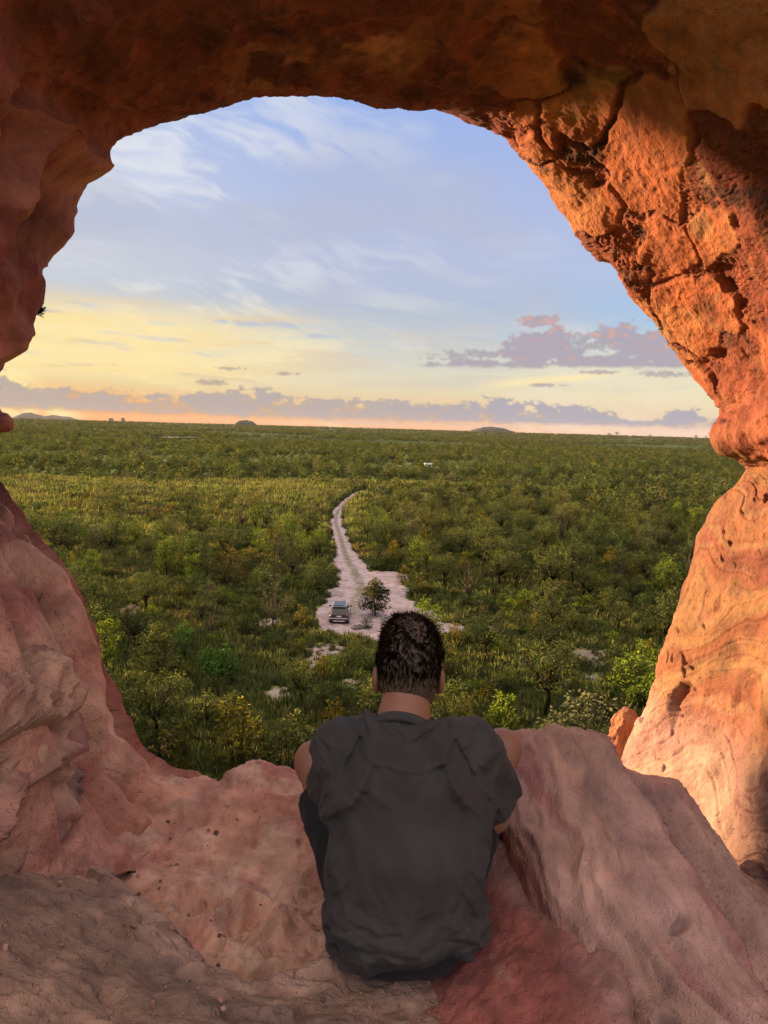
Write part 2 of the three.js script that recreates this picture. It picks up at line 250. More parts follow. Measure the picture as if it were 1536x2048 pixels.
  const base = (u, v) => {
    if (!cols.has(u)) { const k = kOf(u); cols.set(u, ROWS.map(([t, r]) => [t, crPoint(r, k)])); }
    return crPoint(cols.get(u), TV(v));
  };
  const zones = (u) => { const k = kOf(u); return { k, lowL: 1 - ss(9, 12, k), upL: ss(10, 13, k) * (1 - ss(23, 25.5, k)), ceil: ss(22.5, 25.5, k) * (1 - ss(31, 35, k)), right: ss(31, 35, k) * (1 - ss(39.5, 42, k)), knob: ss(39.5, 42, k) * (1 - ss(46, 48, k)), pillar: ss(46, 48, k) }; };
  const memo = {};
  const flakes = (p) => { const w = worley(p.x * 2.6 + fbm(p.x * 5, p.y * 5, p.z * 5, 2) * 0.25, p.y * 2.6 + 3, p.z * 2.1 + fbm(p.z * 6, p.y * 6, 2, 2) * 0.2); return { in: ss(0.02, 0.07, w[1] - w[0]) * (w[2] > 0.46 ? 1 : 0), id: w[2] }; };
  const relief = (p, u, v) => {
    const Z = zones(u), t = TV(v), { x, y, z } = p, big = fbm(x * 1.3, y * 1.3, z * 1.3, 3);
    const nearRim = Math.exp(-Math.pow((t - 0.8) / 0.035, 2)), inside = t < 0.8 ? 1 : 0.4;
    let r = big * 0.05 * (1 - nearRim * 0.7) + fbm(x * 7, y * 7, z * 7, 4) * 0.012;
    if (Z.lowL > 0) {
      const w = (0.8 - t) * 5.2 + fbm(x * 1.8, y * 1.8, z * 1.8, 3) * 0.55 + y * 0.12;
      const rib = Math.pow(Math.abs(Math.sin(w * 5.2)), 0.6) - 0.6;
      const bed = ridge(x * 1.2, y * 7 + x * 2, z * 1.2, 3) * 0.008;
      r += Z.lowL * (-0.03 * ss(0.74, 0.8, t) + rib * 0.11 * ss(0.805, 0.74, t) + bed + 0.05 * Math.exp(-Math.pow((t - 0.785) / 0.011, 2)) - 0.05 * Math.exp(-Math.pow((t - 0.755) / 0.02, 2)));
      r -= Z.lowL * 0.09 * ss(0.55, 0.8, noise(x * 5 + 3, y * 2.5, z * 5) + 0.22);
    }
    if (Z.upL > 0) {
      const w = (x * 0.4 + y * 1.0 + z * 1.3) * 2.0 + fbm(x * 1.6, y * 1.6, z * 1.6, 3) * 1.2;
      const rib = 1 - Math.abs(Math.sin(w * 1.7)); const pit = ss(0.36, 0.62, noise(x * 4.6 + 9, y * 4.6, z * 4.6));
      r += Z.upL * ((Math.pow(rib, 1.4) - 0.4) * 0.11 * (1 - nearRim * 0.8) + ridge(x * 4, y * 4, z * 4, 3) * 0.014 - pit * 0.09);
      r += 0.1 * Math.exp(-Math.pow((Z.k - 23.2) / 0.8, 2)) * ss(0.75, 0.66, t) * inside;
    }
    if (Z.ceil > 0) r += Z.ceil * (ridge(x * 2.2, y * 2.2, z * 2.2, 5, 0.55) * 0.045 + ridge(x * 6 + 2, y * 9, z * 6, 3) * 0.012);
    if (Z.right > 0) {
      const f = flakes(p);
      const calm = 1 - 0.8 * f.in; r += Z.right * (f.in * (0.02 + 0.018 * f.id) * (1 - nearRim * 0.6) + ridge(x * 5, y * 5, z * 5, 5, 0.6) * 0.011 * calm + Math.sin((x * 1.2 + y + fbm(x * 3, y * 3, z * 3, 2) * 0.12) * 70) * 0.0016 * f.in + (() => { const q = fbm(x * 4.5, y * 4.5, z * 4.5, 4, 0.55) * 5; return (q - Math.floor(q)) * 0.012 * calm; })() + ridge(x * 15, y * 15, z * 15, 3, 0.6) * 0.004 - 0.035 * ss(0.25, 0.6, noise(x * 3.3, y * 3.3, z * 3.3 + 5)) * (1 - f.in));
    }
    if (Z.knob > 0) r += Z.knob * (Math.sin(y * 60 + fbm(x * 4, y * 4, z * 4, 3) * 5) * 0.007 + ridge(x * 4, y * 10, z * 4, 4) * 0.016);
    if (Z.pillar > 0) {
      const s = strata(p);
      r += Z.pillar * (Math.sin(s * 26) * 0.003 + Math.sin(s * 9) * 0.009 + Math.sin(s * 47) * 0.0015 + fbm(x * 3, y * 3, z * 3, 3) * 0.014);
      const where = ss(0.0, 0.35, noise(x * 2.3 + 5, y * 2.3, z * 2.3)), pit = ss(0.44, 0.62, noise((x + z) * 9 - y * 7, (y + (x + z) * 0.6) * 22, z * 9)) * where; r -= Z.pillar * (pit * 0.024 + 0.006 * ss(0.8, 1, Math.sin(s * 47)));
      r -= Z.pillar * 0.07 * ss(0.42, 0.7, noise(x * 5.1 + 7, y * 6.2 + 2, z * 5.1)) * ss(EYE - 1.0, EYE - 1.3, y);
    }
    const lip = ss(0.7, 0.8, t) * ss(0.86, 0.8, t) * ss(15, 17, Z.k);
    return (r - 0.03 * lip * (Z.upL + Z.ceil)) * (1 - lip * 0.55 * (Z.upL + Z.ceil)) - 0.02 * lip * (Z.upL + Z.ceil);
  };
  function strata(p) { const { x, y, z } = p, a = fbm(x * 0.9 + 3, y * 0.9, z * 0.9, 3), b = fbm(x * 2.2, y * 2.2 + 4, z * 2.2, 3); return y * 1.1 - z * 0.75 + x * 0.3 + a * 0.62 + b * 0.1; }
  const tint = (p, u, v, r, n) => {
    const Z = zones(u), t = TV(v), { x, y, z } = p;
    const m = fbm(x * 2, y * 2, z * 2, 5), f = fbm(x * 9, y * 9, z * 9, 4, 0.6), c = [0, 0, 0];
    const add = (w, q) => { c[0] += q[0] * w; c[1] += q[1] * w; c[2] += q[2] * w; };
    if (Z.lowL > 0) {
      let q = mix3([0.56, 0.27, 0.175], [0.62, 0.36, 0.23], ss(-0.3, 0.4, m)); q = mix3(q, [0.44, 0.17, 0.115], ss(0.05, 0.5, fbm(x * 1.5, y * 6, z * 1.5, 4)));
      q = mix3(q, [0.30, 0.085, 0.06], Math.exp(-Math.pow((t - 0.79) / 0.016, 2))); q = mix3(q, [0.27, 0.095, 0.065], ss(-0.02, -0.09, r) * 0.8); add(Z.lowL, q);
    }
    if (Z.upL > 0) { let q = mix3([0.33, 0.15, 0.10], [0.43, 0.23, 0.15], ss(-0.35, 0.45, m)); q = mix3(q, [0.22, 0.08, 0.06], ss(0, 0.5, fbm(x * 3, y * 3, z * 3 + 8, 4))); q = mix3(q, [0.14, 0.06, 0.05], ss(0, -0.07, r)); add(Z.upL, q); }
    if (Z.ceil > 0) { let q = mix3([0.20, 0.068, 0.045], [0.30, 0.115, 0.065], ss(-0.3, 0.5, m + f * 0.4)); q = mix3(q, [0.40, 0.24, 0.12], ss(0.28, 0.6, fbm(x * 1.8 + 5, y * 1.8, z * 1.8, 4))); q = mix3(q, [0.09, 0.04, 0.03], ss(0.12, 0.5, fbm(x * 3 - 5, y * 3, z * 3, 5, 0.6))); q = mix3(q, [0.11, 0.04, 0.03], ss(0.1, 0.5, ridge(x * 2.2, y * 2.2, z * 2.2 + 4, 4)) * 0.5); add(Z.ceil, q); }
    if (Z.right > 0) {
      const k = flakes(p); let q = mix3([0.27, 0.085, 0.04], [0.40, 0.15, 0.06], ss(-0.3, 0.5, m + f * 0.7)); q = mix3(q, [0.09, 0.045, 0.03], ss(0.1, 0.5, fbm(x * 4 + 5, y * 4, z * 4, 5, 0.6)) * 0.85);
      const g = mix3([0.60, 0.235, 0.075], [0.66, 0.34, 0.11], k.id > 0.9 ? 1 : ss(0.2, -0.3, m)); q = mix3(q, g, k.in * (0.8 + 0.2 * f)); q = mix3(q, [0.46, 0.34, 0.15], ss(0.36, 0.6, fbm(x * 3.3, y * 3.3 + 9, z * 3.3, 4)) * 0.7); add(Z.right, q);
    }
    if (Z.knob > 0) { let q = mix3([0.44, 0.15, 0.07], [0.54, 0.235, 0.11], ss(-0.3, 0.4, Math.sin(y * 38 + m * 5) * 0.4 + f * 0.4)); q = mix3(q, [0.26, 0.19, 0.04], ss(0.05, 0.4, m + f * 0.4) * Math.exp(-Math.pow((Z.k - 45.6) / 1.0, 2)) * 0.8); add(Z.knob, q); }
    if (Z.pillar > 0) {
      const s = strata(p), band = 0.5 + 0.5 * Math.sin(s * 13 + f * 0.6), band2 = 0.5 + 0.5 * Math.sin(s * 31 + m * 2);
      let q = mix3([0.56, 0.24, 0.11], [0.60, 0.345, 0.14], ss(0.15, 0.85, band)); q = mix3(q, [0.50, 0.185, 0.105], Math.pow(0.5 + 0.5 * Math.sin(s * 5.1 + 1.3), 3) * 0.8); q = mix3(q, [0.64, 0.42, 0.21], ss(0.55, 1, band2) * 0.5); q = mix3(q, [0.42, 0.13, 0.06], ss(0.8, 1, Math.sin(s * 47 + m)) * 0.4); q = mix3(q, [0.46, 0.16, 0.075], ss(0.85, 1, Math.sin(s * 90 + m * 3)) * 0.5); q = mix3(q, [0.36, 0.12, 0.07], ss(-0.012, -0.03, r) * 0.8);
      const lowp = ss(EYE - 1.15, EYE - 1.45, y - z * 0.12 - 0.4); q = mix3(q, mix3([0.52, 0.40, 0.33], [0.40, 0.26, 0.26], band), lowp * 0.8); add(Z.pillar, q);
    }
    const dust = 0.86 + 0.2 * f + 0.1 * noise(x * 30, y * 30, z * 30);
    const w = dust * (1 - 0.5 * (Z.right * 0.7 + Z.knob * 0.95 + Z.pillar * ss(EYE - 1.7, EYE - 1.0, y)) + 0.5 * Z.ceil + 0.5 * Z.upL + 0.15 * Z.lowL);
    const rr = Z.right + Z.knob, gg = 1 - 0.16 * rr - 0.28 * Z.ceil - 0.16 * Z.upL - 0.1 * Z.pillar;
    return [c[0] * w * (1 + 0.12 * rr), c[1] * w * gg, c[2] * w * (gg - 0.06 * Z.pillar)];
  };
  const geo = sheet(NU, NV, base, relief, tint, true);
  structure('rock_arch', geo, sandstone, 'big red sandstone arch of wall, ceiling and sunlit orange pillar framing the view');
}
// ---------------------------------------------------------------- the ledge underfoot: sandy hollow, grey-brown slab, ridged boulder, red slab, stacked block, spire
const groundPoints = (l) => l.map(([x, y, h]) => atHeight(x, y, h));
function patch(x0, x1, z0, z1, cell, height, relief, tint) {
  const nu = Math.round((x1 - x0) / cell), nv = Math.round((z1 - z0) / cell);
  return sheet(nu, nv, (u, v) => { const x = lerp(x0, x1, u), z = lerp(z0, z1, v); return V(x, height(x, z), z); }, relief, tint, true);
}
const seatY = EYE - 1.3;
{ // sandy hollow, pink, with scuffed prints
  const h = spline([...groundPoints([[385, 1575, -1.34], [500, 1542, -1.27], [600, 1560, -1.33], [300, 1565, -1.3], [240, 1610, -1.3], [280, 1690, -1.37], [420, 1690, -1.39], [560, 1700, -1.39], [400, 1820, -1.41], [560, 1850, -1.43], [620, 1900, -1.43], [480, 1940, -1.43], [330, 1830, -1.39], [150, 1700, -1.33], [800, 1700, -1.38], [860, 1600, -1.38]]), V(-2, seatY, -1.2), V(-0.6, seatY - 0.12, -0.6), V(0.8, seatY - 0.1, -0.8)]);
  const rim = [atHeight(385, 1574, -1.34), atHeight(440, 1566, -1.31), atHeight(500, 1540, -1.27), atHeight(545, 1545, -1.28), atHeight(600, 1560, -1.33), atHeight(800, 1555, -1.36), atHeight(1000, 1550, -1.36), V(1.3, 0, -2.6), V(1.3, 0, 0), V(-2.2, 0, 0), V(-2.2, 0, -2.5), atHeight(250, 1545, -1.28)];
  const dents = [[492, 1868, 0.075, 0.045], [478, 1905, 0.04, 0.016], [390, 1838, 0.065, 0.026], [560, 1895, 0.07, 0.026], [440, 1830, 0.055, 0.02], [540, 1770, 0.08, 0.018], [600, 1800, 0.09, 0.02], [620, 1860, 0.06, 0.02], [520, 1920, 0.06, 0.018]].map(([x, y, r, d]) => ({ p: atHeight(x, y, -1.42), r, d }));
  const far = (x, z) => polyDist(rim, x, z) + fbm(x * 5, 1, z * 5, 3) * 0.04;
  const geo = patch(-1.9, 1.1, -3.3, -0.9, 0.006, (x, z) => { const d = far(x, z); return h(x, z) - ss(0.05, 0.3, x) * ss(-2.3, -2.1, z) * 0.1 - (d > 0 ? Math.min(d * 2.2, 0.12) + d * d * 5 : 0) ; }, (p) => {
    const { x, z } = p; const rip = z * 9 + x * 4 + fbm(x * 2.2, 8, z * 2.2, 3) * 3.2, rp = rip - Math.floor(rip); let r = fbm(x * 2.5, 3, z * 2.5, 3) * 0.024 + ridge(x * 4 + fbm(x * 3, 0, z * 3, 2), 1.1, z * 6, 3) * 0.02 + fbm(x * 16, 2, z * 16, 3) * 0.009 + (ss(0, 0.7, rp) - ss(0.8, 1, rp)) * 0.009 * ss(-0.1, 0.25, fbm(x * 1.6, 2, z * 1.6, 2)) + ridge(x * 11, 5, z * 15, 2) * 0.005;
    const near = ss(-2.2, -1.7, z); r += near * ridge(x * 7 + fbm(x * 4, 0, z * 4, 2) * 1.5, 4.2, z * 7, 2) * 0.004;
    for (const k of dents) { const q = Math.hypot(x - k.p.x, (z - k.p.z) * 0.85) / k.r * (1 + 0.12 * fbm(x * 14, 9, z * 14, 2)); r += -k.d * ss(1.05, 0.55, q) + k.d * 0.4 * Math.exp(-Math.pow((q - 1.3) / 0.26, 2)); }
    return r;
  }, (p, u, v, r) => {
    const { x, z } = p, m = fbm(x * 2.2, 6, z * 2.2, 4), f = fbm(x * 12, 6, z * 12, 4, 0.6), edge = far(x, z);
    let q = mix3([0.70, 0.405, 0.295], [0.72, 0.47, 0.33], ss(-0.3, 0.4, m)); q = mix3(q, [0.57, 0.29, 0.225], ss(0.0, 0.5, fbm(x * 3, 2, z * 1.3, 4)) * 0.8);
    q = mix3(q, [0.48, 0.17, 0.13], ss(-0.32, -0.08, edge) * ss(-0.6, -0.3, x) * (0.75 + 0.4 * m)); q = mix3(q, [0.56, 0.31, 0.27], ss(-0.85, -1.15, x) * 0.7); q = mix3(q, [0.74, 0.55, 0.42], ss(0.12, 0.5, fbm(x * 5 + 3, 7, z * 7, 5, 0.6)) * 0.55); q = mix3(q, [0.5, 0.22, 0.165], ss(0.15, 0.5, fbm(x * 7, 1, z * 3.5 + 5, 4, 0.6)) * 0.6); q = mix3(q, [0.22, 0.10, 0.08], ss(0.52, 0.62, noise(x * 26, 4, z * 26)) * 0.7);
    const s = 0.9 + 0.24 * f; return [q[0] * s, q[1] * s * 0.95, q[2] * s * 0.86];
  });
  structure('sandy_ledge', geo, smoothstone, 'pink sandy hollow of the ledge to the left of the seated man');
}
{ // grey-brown slab in front
  const out = groundPoints([[60, 1700, -1.2], [105, 1738, -1.2], [205, 1742, -1.25], [235, 1790, -1.26], [292, 1838, -1.28], [345, 1895, -1.29], [400, 1925, -1.3], [440, 1938, -1.31], [500, 1968, -1.31], [580, 1962, -1.31], [640, 1922, -1.3], [680, 1890, -1.3], [800, 1850, -1.3], [960, 1900, -1.31], [1020, 1960, -1.33], [1060, 2048, -1.34]]);
  const poly = [...out, V(0.5, 0, 1.2), V(-2.4, 0, 1.2), V(-2.4, 0, -1.6)];
  const h = spline([...groundPoints([[0, 2048, -1.05], [200, 2048, -1.14], [400, 2048, -1.22], [600, 2048, -1.27], [800, 2048, -1.31], [1000, 2048, -1.36], [0, 1800, -1.05], [100, 1760, -1.16], [205, 1750, -1.24], [290, 1845, -1.265], [400, 1930, -1.29], [500, 1970, -1.305], [640, 1930, -1.295], [790, 1950, -1.3], [200, 1900, -1.15], [60, 1900, -1.08]]), V(-0.6, seatY + 0.1, -0.3), V(0.6, seatY, -0.3), V(0, seatY, 1), V(-1.6, seatY + 0.5, 0.6), V(1, seatY, 1)]);
  const dist = (x, z) => polyDist(poly, x, z) + fbm(x * 7, 2, z * 7, 4, 0.6) * 0.035;
  const geo = patch(-2.0, 0.72, -2.2, 0.2, 0.006, (x, z) => { const d = dist(x, z); return h(x, z) - ss(-0.05, 0.09, d) * 0.16 - Math.max(0, d) * 1.2 + 0.012 * Math.exp(-Math.pow((d + 0.04) / 0.03, 2)); }, (p) => {
    const { x, z } = p; const w = z * 0.75 + x * 0.6; const led = z * 1.1 + x * 0.5 + fbm(x * 1.7, 4, z * 1.7, 3) * 0.35, st = led * 5 - Math.floor(led * 5);
    return fbm(x * 2.4, 5, z * 2.4, 4) * 0.03 + (ss(0, 0.75, st) - ss(0.86, 1, st)) * 0.016 * ss(-0.2, 0.2, fbm(x * 2, 7, z * 2, 2)) + ridge(x * 3.2 + w, 2.4, z * 5.5, 4, 0.55) * 0.012 + ridge(x * 13, 1, z * 13, 3, 0.6) * 0.005 + fbm(x * 34, 1, z * 34, 2) * 0.004 - 0.02 * ss(0.35, 0.6, noise(x * 8, 2, z * 8));
  }, (p, u, v, r) => {
    const { x, z } = p, m = fbm(x * 2.6, 8, z * 2.6, 5), f = fbm(x * 15, 8, z * 15, 4, 0.62), d = dist(x, z);
    let q = mix3([0.315, 0.195, 0.13], [0.40, 0.25, 0.168], ss(-0.3, 0.4, m)); q = mix3(q, [0.27, 0.175, 0.13], ss(0.05, 0.45, fbm(x * 3.4, 3, z * 3.4, 4))); q = mix3(q, [0.42, 0.33, 0.26], ss(-0.13, -0.02, d) * 0.75 * ss(-0.2, 0.3, f + m)); q = mix3(q, [0.17, 0.105, 0.08], ss(0.2, 0.6, fbm(x * 6 + 4, 1, z * 6, 4)) * 0.7); q = mix3(q, [0.52, 0.3, 0.22], ss(-0.16, 0.05, d + 0.1 * m) * 0.75); q = mix3(q, [0.42, 0.25, 0.17], ss(0.1, 0.5, fbm(x * 1.4, 5, z * 1.4, 4)) * 0.5);
    const s = 0.9 + 0.3 * f; return [q[0] * s, q[1] * s * 0.97, q[2] * s * 0.9];
  });
  structure('rock_slab', geo, sandstone, 'grey-brown weathered slab in front, under the seated man');
}
{ // ridged hump on the right
  const h = spline([...groundPoints([[1030, 1490, -1.07], [1100, 1488, -1.06], [1180, 1515, -1.1], [1250, 1562, -1.17], [1310, 1600, -1.25], [1050, 1560, -1.1], [1150, 1650, -1.14], [1300, 1690, -1.2], [1400, 1690, -1.29], [1440, 1770, -1.35], [1250, 1800, -1.2], [1400, 1900, -1.29], [1500, 1960, -1.37], [1536, 2048, -1.36], [1350, 2048, -1.3], [1260, 2048, -1.35], [1150, 1880, -1.29], [1050, 1750, -1.25], [985, 1660, -1.25]]), V(0.8, EYE - 1.75, -2.95), V(0.25, EYE - 1.8, -2.9), V(1.5, EYE - 1.9, -2.9), V(-0.1, EYE - 1.5, -2.2), V(0.1, EYE - 1.5, -1.5), V(1.9, EYE - 1.6, -1.6), V(1.7, EYE - 1.7, -2.4), V(1.2, EYE - 1.5, -0.6), V(0.5, EYE - 1.6, -0.6)]);
  const wOf = (x, z) => x - z * 0.25 + 0.09 * fbm(x * 1.5, 2, z * 1.5, 3) + 0.02 * fbm(x * 6, 2, z * 6, 2);
  const step = (w, c, up, down, hgt) => hgt * (ss(c - up, c, w) - ss(c, c + down, w));
  const geo = patch(-0.1, 1.9, -3.0, -0.7, 0.006, (x, z) => h(x, z), (p) => {
    const { x, z } = p, w = wOf(x, z), k = ss(-2.8, -2.3, z);
    return -0.07 * k + k * (step(w, 0.99, 0.14, 0.24, 0.1) + step(w, 1.3, 0.24, 0.04, 0.11) + step(w, 1.56, 0.2, 0.05, 0.13) + step(w, 1.12, 0.07, 0.03, 0.04 * (0.6 + fbm(x * 2, 9, z * 2, 2))) + step(w, 1.2, 0.06, 0.03, 0.045 * (0.6 + fbm(x * 2, 4, z * 2, 2))) + step(w, 1.43, 0.09, 0.02, 0.04) + step(w, 0.8, 0.1, 0.05, 0.03)) + fbm(x * 3, 1, z * 2, 3) * 0.02 + ridge(w * 11, 3, z * 1.6, 4, 0.6) * 0.02 + ridge(w * 26, 8, z * 5, 3, 0.6) * 0.006 + fbm(x * 18, 1, z * 12, 3) * 0.004 - 0.03 * ss(0.48, 0.64, noise(x * 11, 3, z * 8));
  }, (p, u, v, r) => {
    const { x, z } = p, w = wOf(x, z), m = fbm(x * 2.4, 5, z * 1.5, 4), f = fbm(x * 13, 5, z * 9, 4, 0.6);
    let q = mix3([0.45, 0.29, 0.22], [0.56, 0.365, 0.26], ss(-0.35, 0.35, m)); q = mix3(q, [0.34, 0.22, 0.19], ss(0.0, 0.5, fbm(w * 6, 1, z * 0.9, 4))); q = mix3(q, [0.30, 0.19, 0.185], ss(0.05, 0.5, fbm(w * 11 + 7, 9, z * 1.8, 5, 0.6)) * 0.75); q = mix3(q, [0.6, 0.42, 0.3], ss(0.15, 0.6, ridge(w * 9, 2, z * 1.1, 3)) * 0.35); q = mix3(q, [0.44, 0.22, 0.19], ss(0.1, 0.5, fbm(w * 8 + 3, 4, z * 1.4, 3)) * 0.8);
    q = mix3(q, [0.44, 0.165, 0.115], ss(1.02, 0.88, w + 0.07 * m) * 0.9); q = mix3(q, [0.24, 0.165, 0.14], ss(1.3, 1.33, w) * ss(1.42, 1.36, w) * 0.6 + ss(1.56, 1.6, w) * ss(1.75, 1.66, w) * 0.6);  // darker bands right of the crests paint in their shaded faces
    q = mix3(q, [0.54, 0.32, 0.21], ss(-2.25, -2.5, z) * 0.7); q = mix3(q, [0.13, 0.10, 0.1], ss(0.48, 0.62, noise(x * 11, 3, z * 8)) * 0.6);
    const s = 0.9 + 0.26 * f; return [q[0] * s, q[1] * s * 0.87, q[2] * s * 0.84];
  });
  const g = thing('ridged_boulder', 'grey-mauve ridged sandstone hump to the right of the seated man', 'rock');
  part('rock_face', geo, beddedstone, g);
}
{ // smooth red slab beside the man
  const poly = [...groundPoints([[955, 1690, -1.26], [990, 1692, -1.26], [1040, 1735, -1.265], [1110, 1805, -1.275], [1190, 1893, -1.285], [1236, 1950, -1.29], [1244, 2048, -1.285]]), V(0.5, 0, -0.9), V(0.0, 0, -0.9), V(0.05, 0, -2.1)];
  const h = spline([...groundPoints([[985, 1695, -1.265], [1110, 1808, -1.275], [1190, 1895, -1.285], [1240, 1960, -1.29], [1240, 2048, -1.285], [1050, 2048, -1.325], [950, 1850, -1.335], [920, 2000, -1.34], [960, 1720, -1.3], [1080, 1900, -1.315]]), V(0.1, EYE - 1.36, -1.6)]);
  const geo = patch(-0.05, 0.75, -2.3, -0.9, 0.006, (x, z) => { const d = polyDist(poly, x, z) + fbm(x * 2.5, 3, z * 2.5, 2) * 0.006; return h(x, z) + 0.038 - ss(-0.015, 0.05, d) * 0.09 - Math.max(0, d) * 1.5; }, (p) => fbm(p.x * 4, 1, p.z * 3, 3) * 0.022 + ridge(p.x * 9 + p.z * 4, 2, p.z * 6, 4, 0.6) * 0.007 + fbm(p.x * 26, 2, p.z * 20, 3) * 0.003, (p) => {
    const { x, z } = p, m = fbm(x * 4, 1.5, z * 2.4, 4), f = fbm(x * 20, 2, z * 9, 3, 0.6); let q = mix3([0.36, 0.112, 0.075], [0.25, 0.072, 0.052], ss(-0.25, 0.3, m)); q = mix3(q, [0.24, 0.075, 0.06], ss(0.1, 0.5, fbm(x * 3 + z * 2, 7, z * 7 - x * 5, 4)) * 0.7); q = mix3(q, [0.42, 0.25, 0.19], ss(-0.15, 0.01, polyDist(poly, x, z) + 0.06 * m) * 0.75); q = mix3(q, [0.5, 0.27, 0.17], ss(0.45, 0.75, fbm(x * 9, 3, z * 4, 4)) * 0.5); const s = 0.92 + 0.2 * f; return [q[0] * s, q[1] * s, q[2] * s];
  });
  const g = thing('red_slab', 'smooth brick-red rock slab sloping down beside the seated man', 'rock');
  part('rock_face', geo, smoothstone, g);
}
// a free-standing stone: a displaced ball, squared off and bedded
function stone(cx, r, pow, relief, tint, nu = 260, nv = 180, turn = 0) {
  return sheet(nu, nv, (u, v) => {
    const a = u * 2 * Math.PI + turn, b = (v - 0.5) * Math.PI * 0.998, sp = (t) => Math.sign(t) * Math.pow(Math.abs(t), pow);
    return V(cx.x + r.x * sp(Math.cos(a)) * sp(Math.cos(b)), cx.y + r.y * sp(Math.sin(b)), cx.z + r.z * sp(Math.sin(a)) * sp(Math.cos(b)));
  }, relief, tint, true);
}
{ // stacked grey block at the left
  const c = at(-228, 1590, 1.78);
  const bed = (p) => p.y * 1.0 + p.x * 0.25 + fbm(p.x * 2, p.y * 2, p.z * 2, 3) * 0.09;
  const geo = stone(c, V(0.335, 0.285, 0.48), 0.62, (p) => {
    const b = bed(p), { x, y, z } = p; return Math.sin(b * 34) * 0.026 + Math.sin(b * 78 + fbm(x * 5, 1, z * 5, 2) * 2) * 0.012 + fbm(x * 4, y * 4, z * 4, 4) * 0.05 + ridge(x * 9, y * 16, z * 9, 4, 0.6) * 0.02;
  }, (p, u, v, r) => {
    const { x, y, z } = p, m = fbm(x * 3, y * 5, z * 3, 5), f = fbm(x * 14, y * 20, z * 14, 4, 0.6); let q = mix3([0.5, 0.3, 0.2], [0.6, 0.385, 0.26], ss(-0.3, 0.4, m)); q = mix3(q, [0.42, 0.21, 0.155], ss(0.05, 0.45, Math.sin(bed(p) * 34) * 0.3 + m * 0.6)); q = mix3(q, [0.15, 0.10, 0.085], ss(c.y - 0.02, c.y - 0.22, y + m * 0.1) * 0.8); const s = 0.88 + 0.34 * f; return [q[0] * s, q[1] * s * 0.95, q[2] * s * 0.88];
  });
  const g = thing('layered_block', 'grey-brown layered rock block jutting in from the left edge above the slab', 'rock');
  part('rock_face', geo, sandstone, g);
}
{ // little spire at the foot of the pillar
  const b = at(1226, 1640, 4.25), t = at(1258, 1418, 4.35);
  const geo = sheet(120, 160, (u, v) => { const a = u * 2 * Math.PI, q = b.clone().lerp(t, v), w = lerp(0.17, 0.075, Math.pow(v, 0.8)) * Math.sqrt(Math.max(0, 1 - Math.pow(v, 9))); return V(q.x + Math.cos(a) * w, q.y, q.z + Math.sin(a) * w); }, (p) => fbm(p.x * 5, p.y * 3, p.z * 5, 4) * 0.05 + ridge(p.x * 14, p.y * 5, p.z * 14, 3) * 0.014, (p) => { const m = fbm(p.x * 5, p.y * 5, p.z * 5, 4); return mix3([0.32, 0.11, 0.05], [0.4, 0.17, 0.08], ss(-0.3, 0.4, m)); }, true);
  const g = thing('rock_spire', 'small orange rock spire at the foot of the sunlit pillar', 'rock');
  part('rock_face', geo, sandstone, g);
}
{ // grit and small stones lying on the ledge
  const r = rng(808), list = [], M = new THREE.Matrix4(), ray = new THREE.Raycaster(), on = ['sandy_ledge', 'rock_slab'].map((n) => scene.getObjectByName(n));
  const tops = on.map((o) => { const P = o.geometry.attributes.position, g = new Map(); for (let i = 0; i < P.count; i++) { const k = Math.round(P.getX(i) * 60) * 4096 + Math.round(P.getZ(i) * 60); g.set(k, Math.max(g.get(k) ?? -1e9, P.getY(i))); } return g; });
  for (let i = 0; i < 900 && list.length < 420; i++) { const x = lerp(-1.1, 0.6, r()), z = lerp(-2.6, -1.25, r()), k = Math.round(x * 60) * 4096 + Math.round(z * 60), y = Math.max(...tops.map((t) => t.get(k) ?? -1e9)); if (y < EYE - 1.5 || fbm(x * 3, 4, z * 3, 2) < -0.05) continue; const s = 0.002 + 0.0065 * Math.pow(r(), 5); list.push(M.compose(V(x, y + s * 0.2, z), new THREE.Quaternion().setFromEuler(new THREE.Euler(r() * 6, r() * 6, r() * 6)), V(s, s * (0.5 + 0.4 * r()), s * (0.7 + 0.5 * r()))).clone()); }
  const g = new THREE.IcosahedronGeometry(1, 1), P = g.attributes.position; for (let i = 0; i < P.count; i++) { const q = 1 + 0.35 * noise(P.getX(i) * 1.7 + 3, P.getY(i) * 1.7, P.getZ(i) * 1.7); P.setXYZ(i, P.getX(i) * q, P.getY(i) * q, P.getZ(i) * q); } g.computeVertexNormals();
  const im = new THREE.InstancedMesh(g, new THREE.MeshStandardMaterial({ name: 'grit', color: new THREE.Color().setRGB(0.36, 0.19, 0.13), roughness: 0.95 }), list.length), c = new THREE.Color(); list.forEach((m, i) => { im.setMatrixAt(i, m); const t = 0.3 + 0.9 * r(); im.setColorAt(i, c.setRGB(t, t, t)); });
  im.name = 'loose_grit'; im.userData = { kind: 'stuff', label: 'loose grit and small stones on the sandy ledge' }; im.castShadow = im.receiveShadow = true; scene.add(im);
}
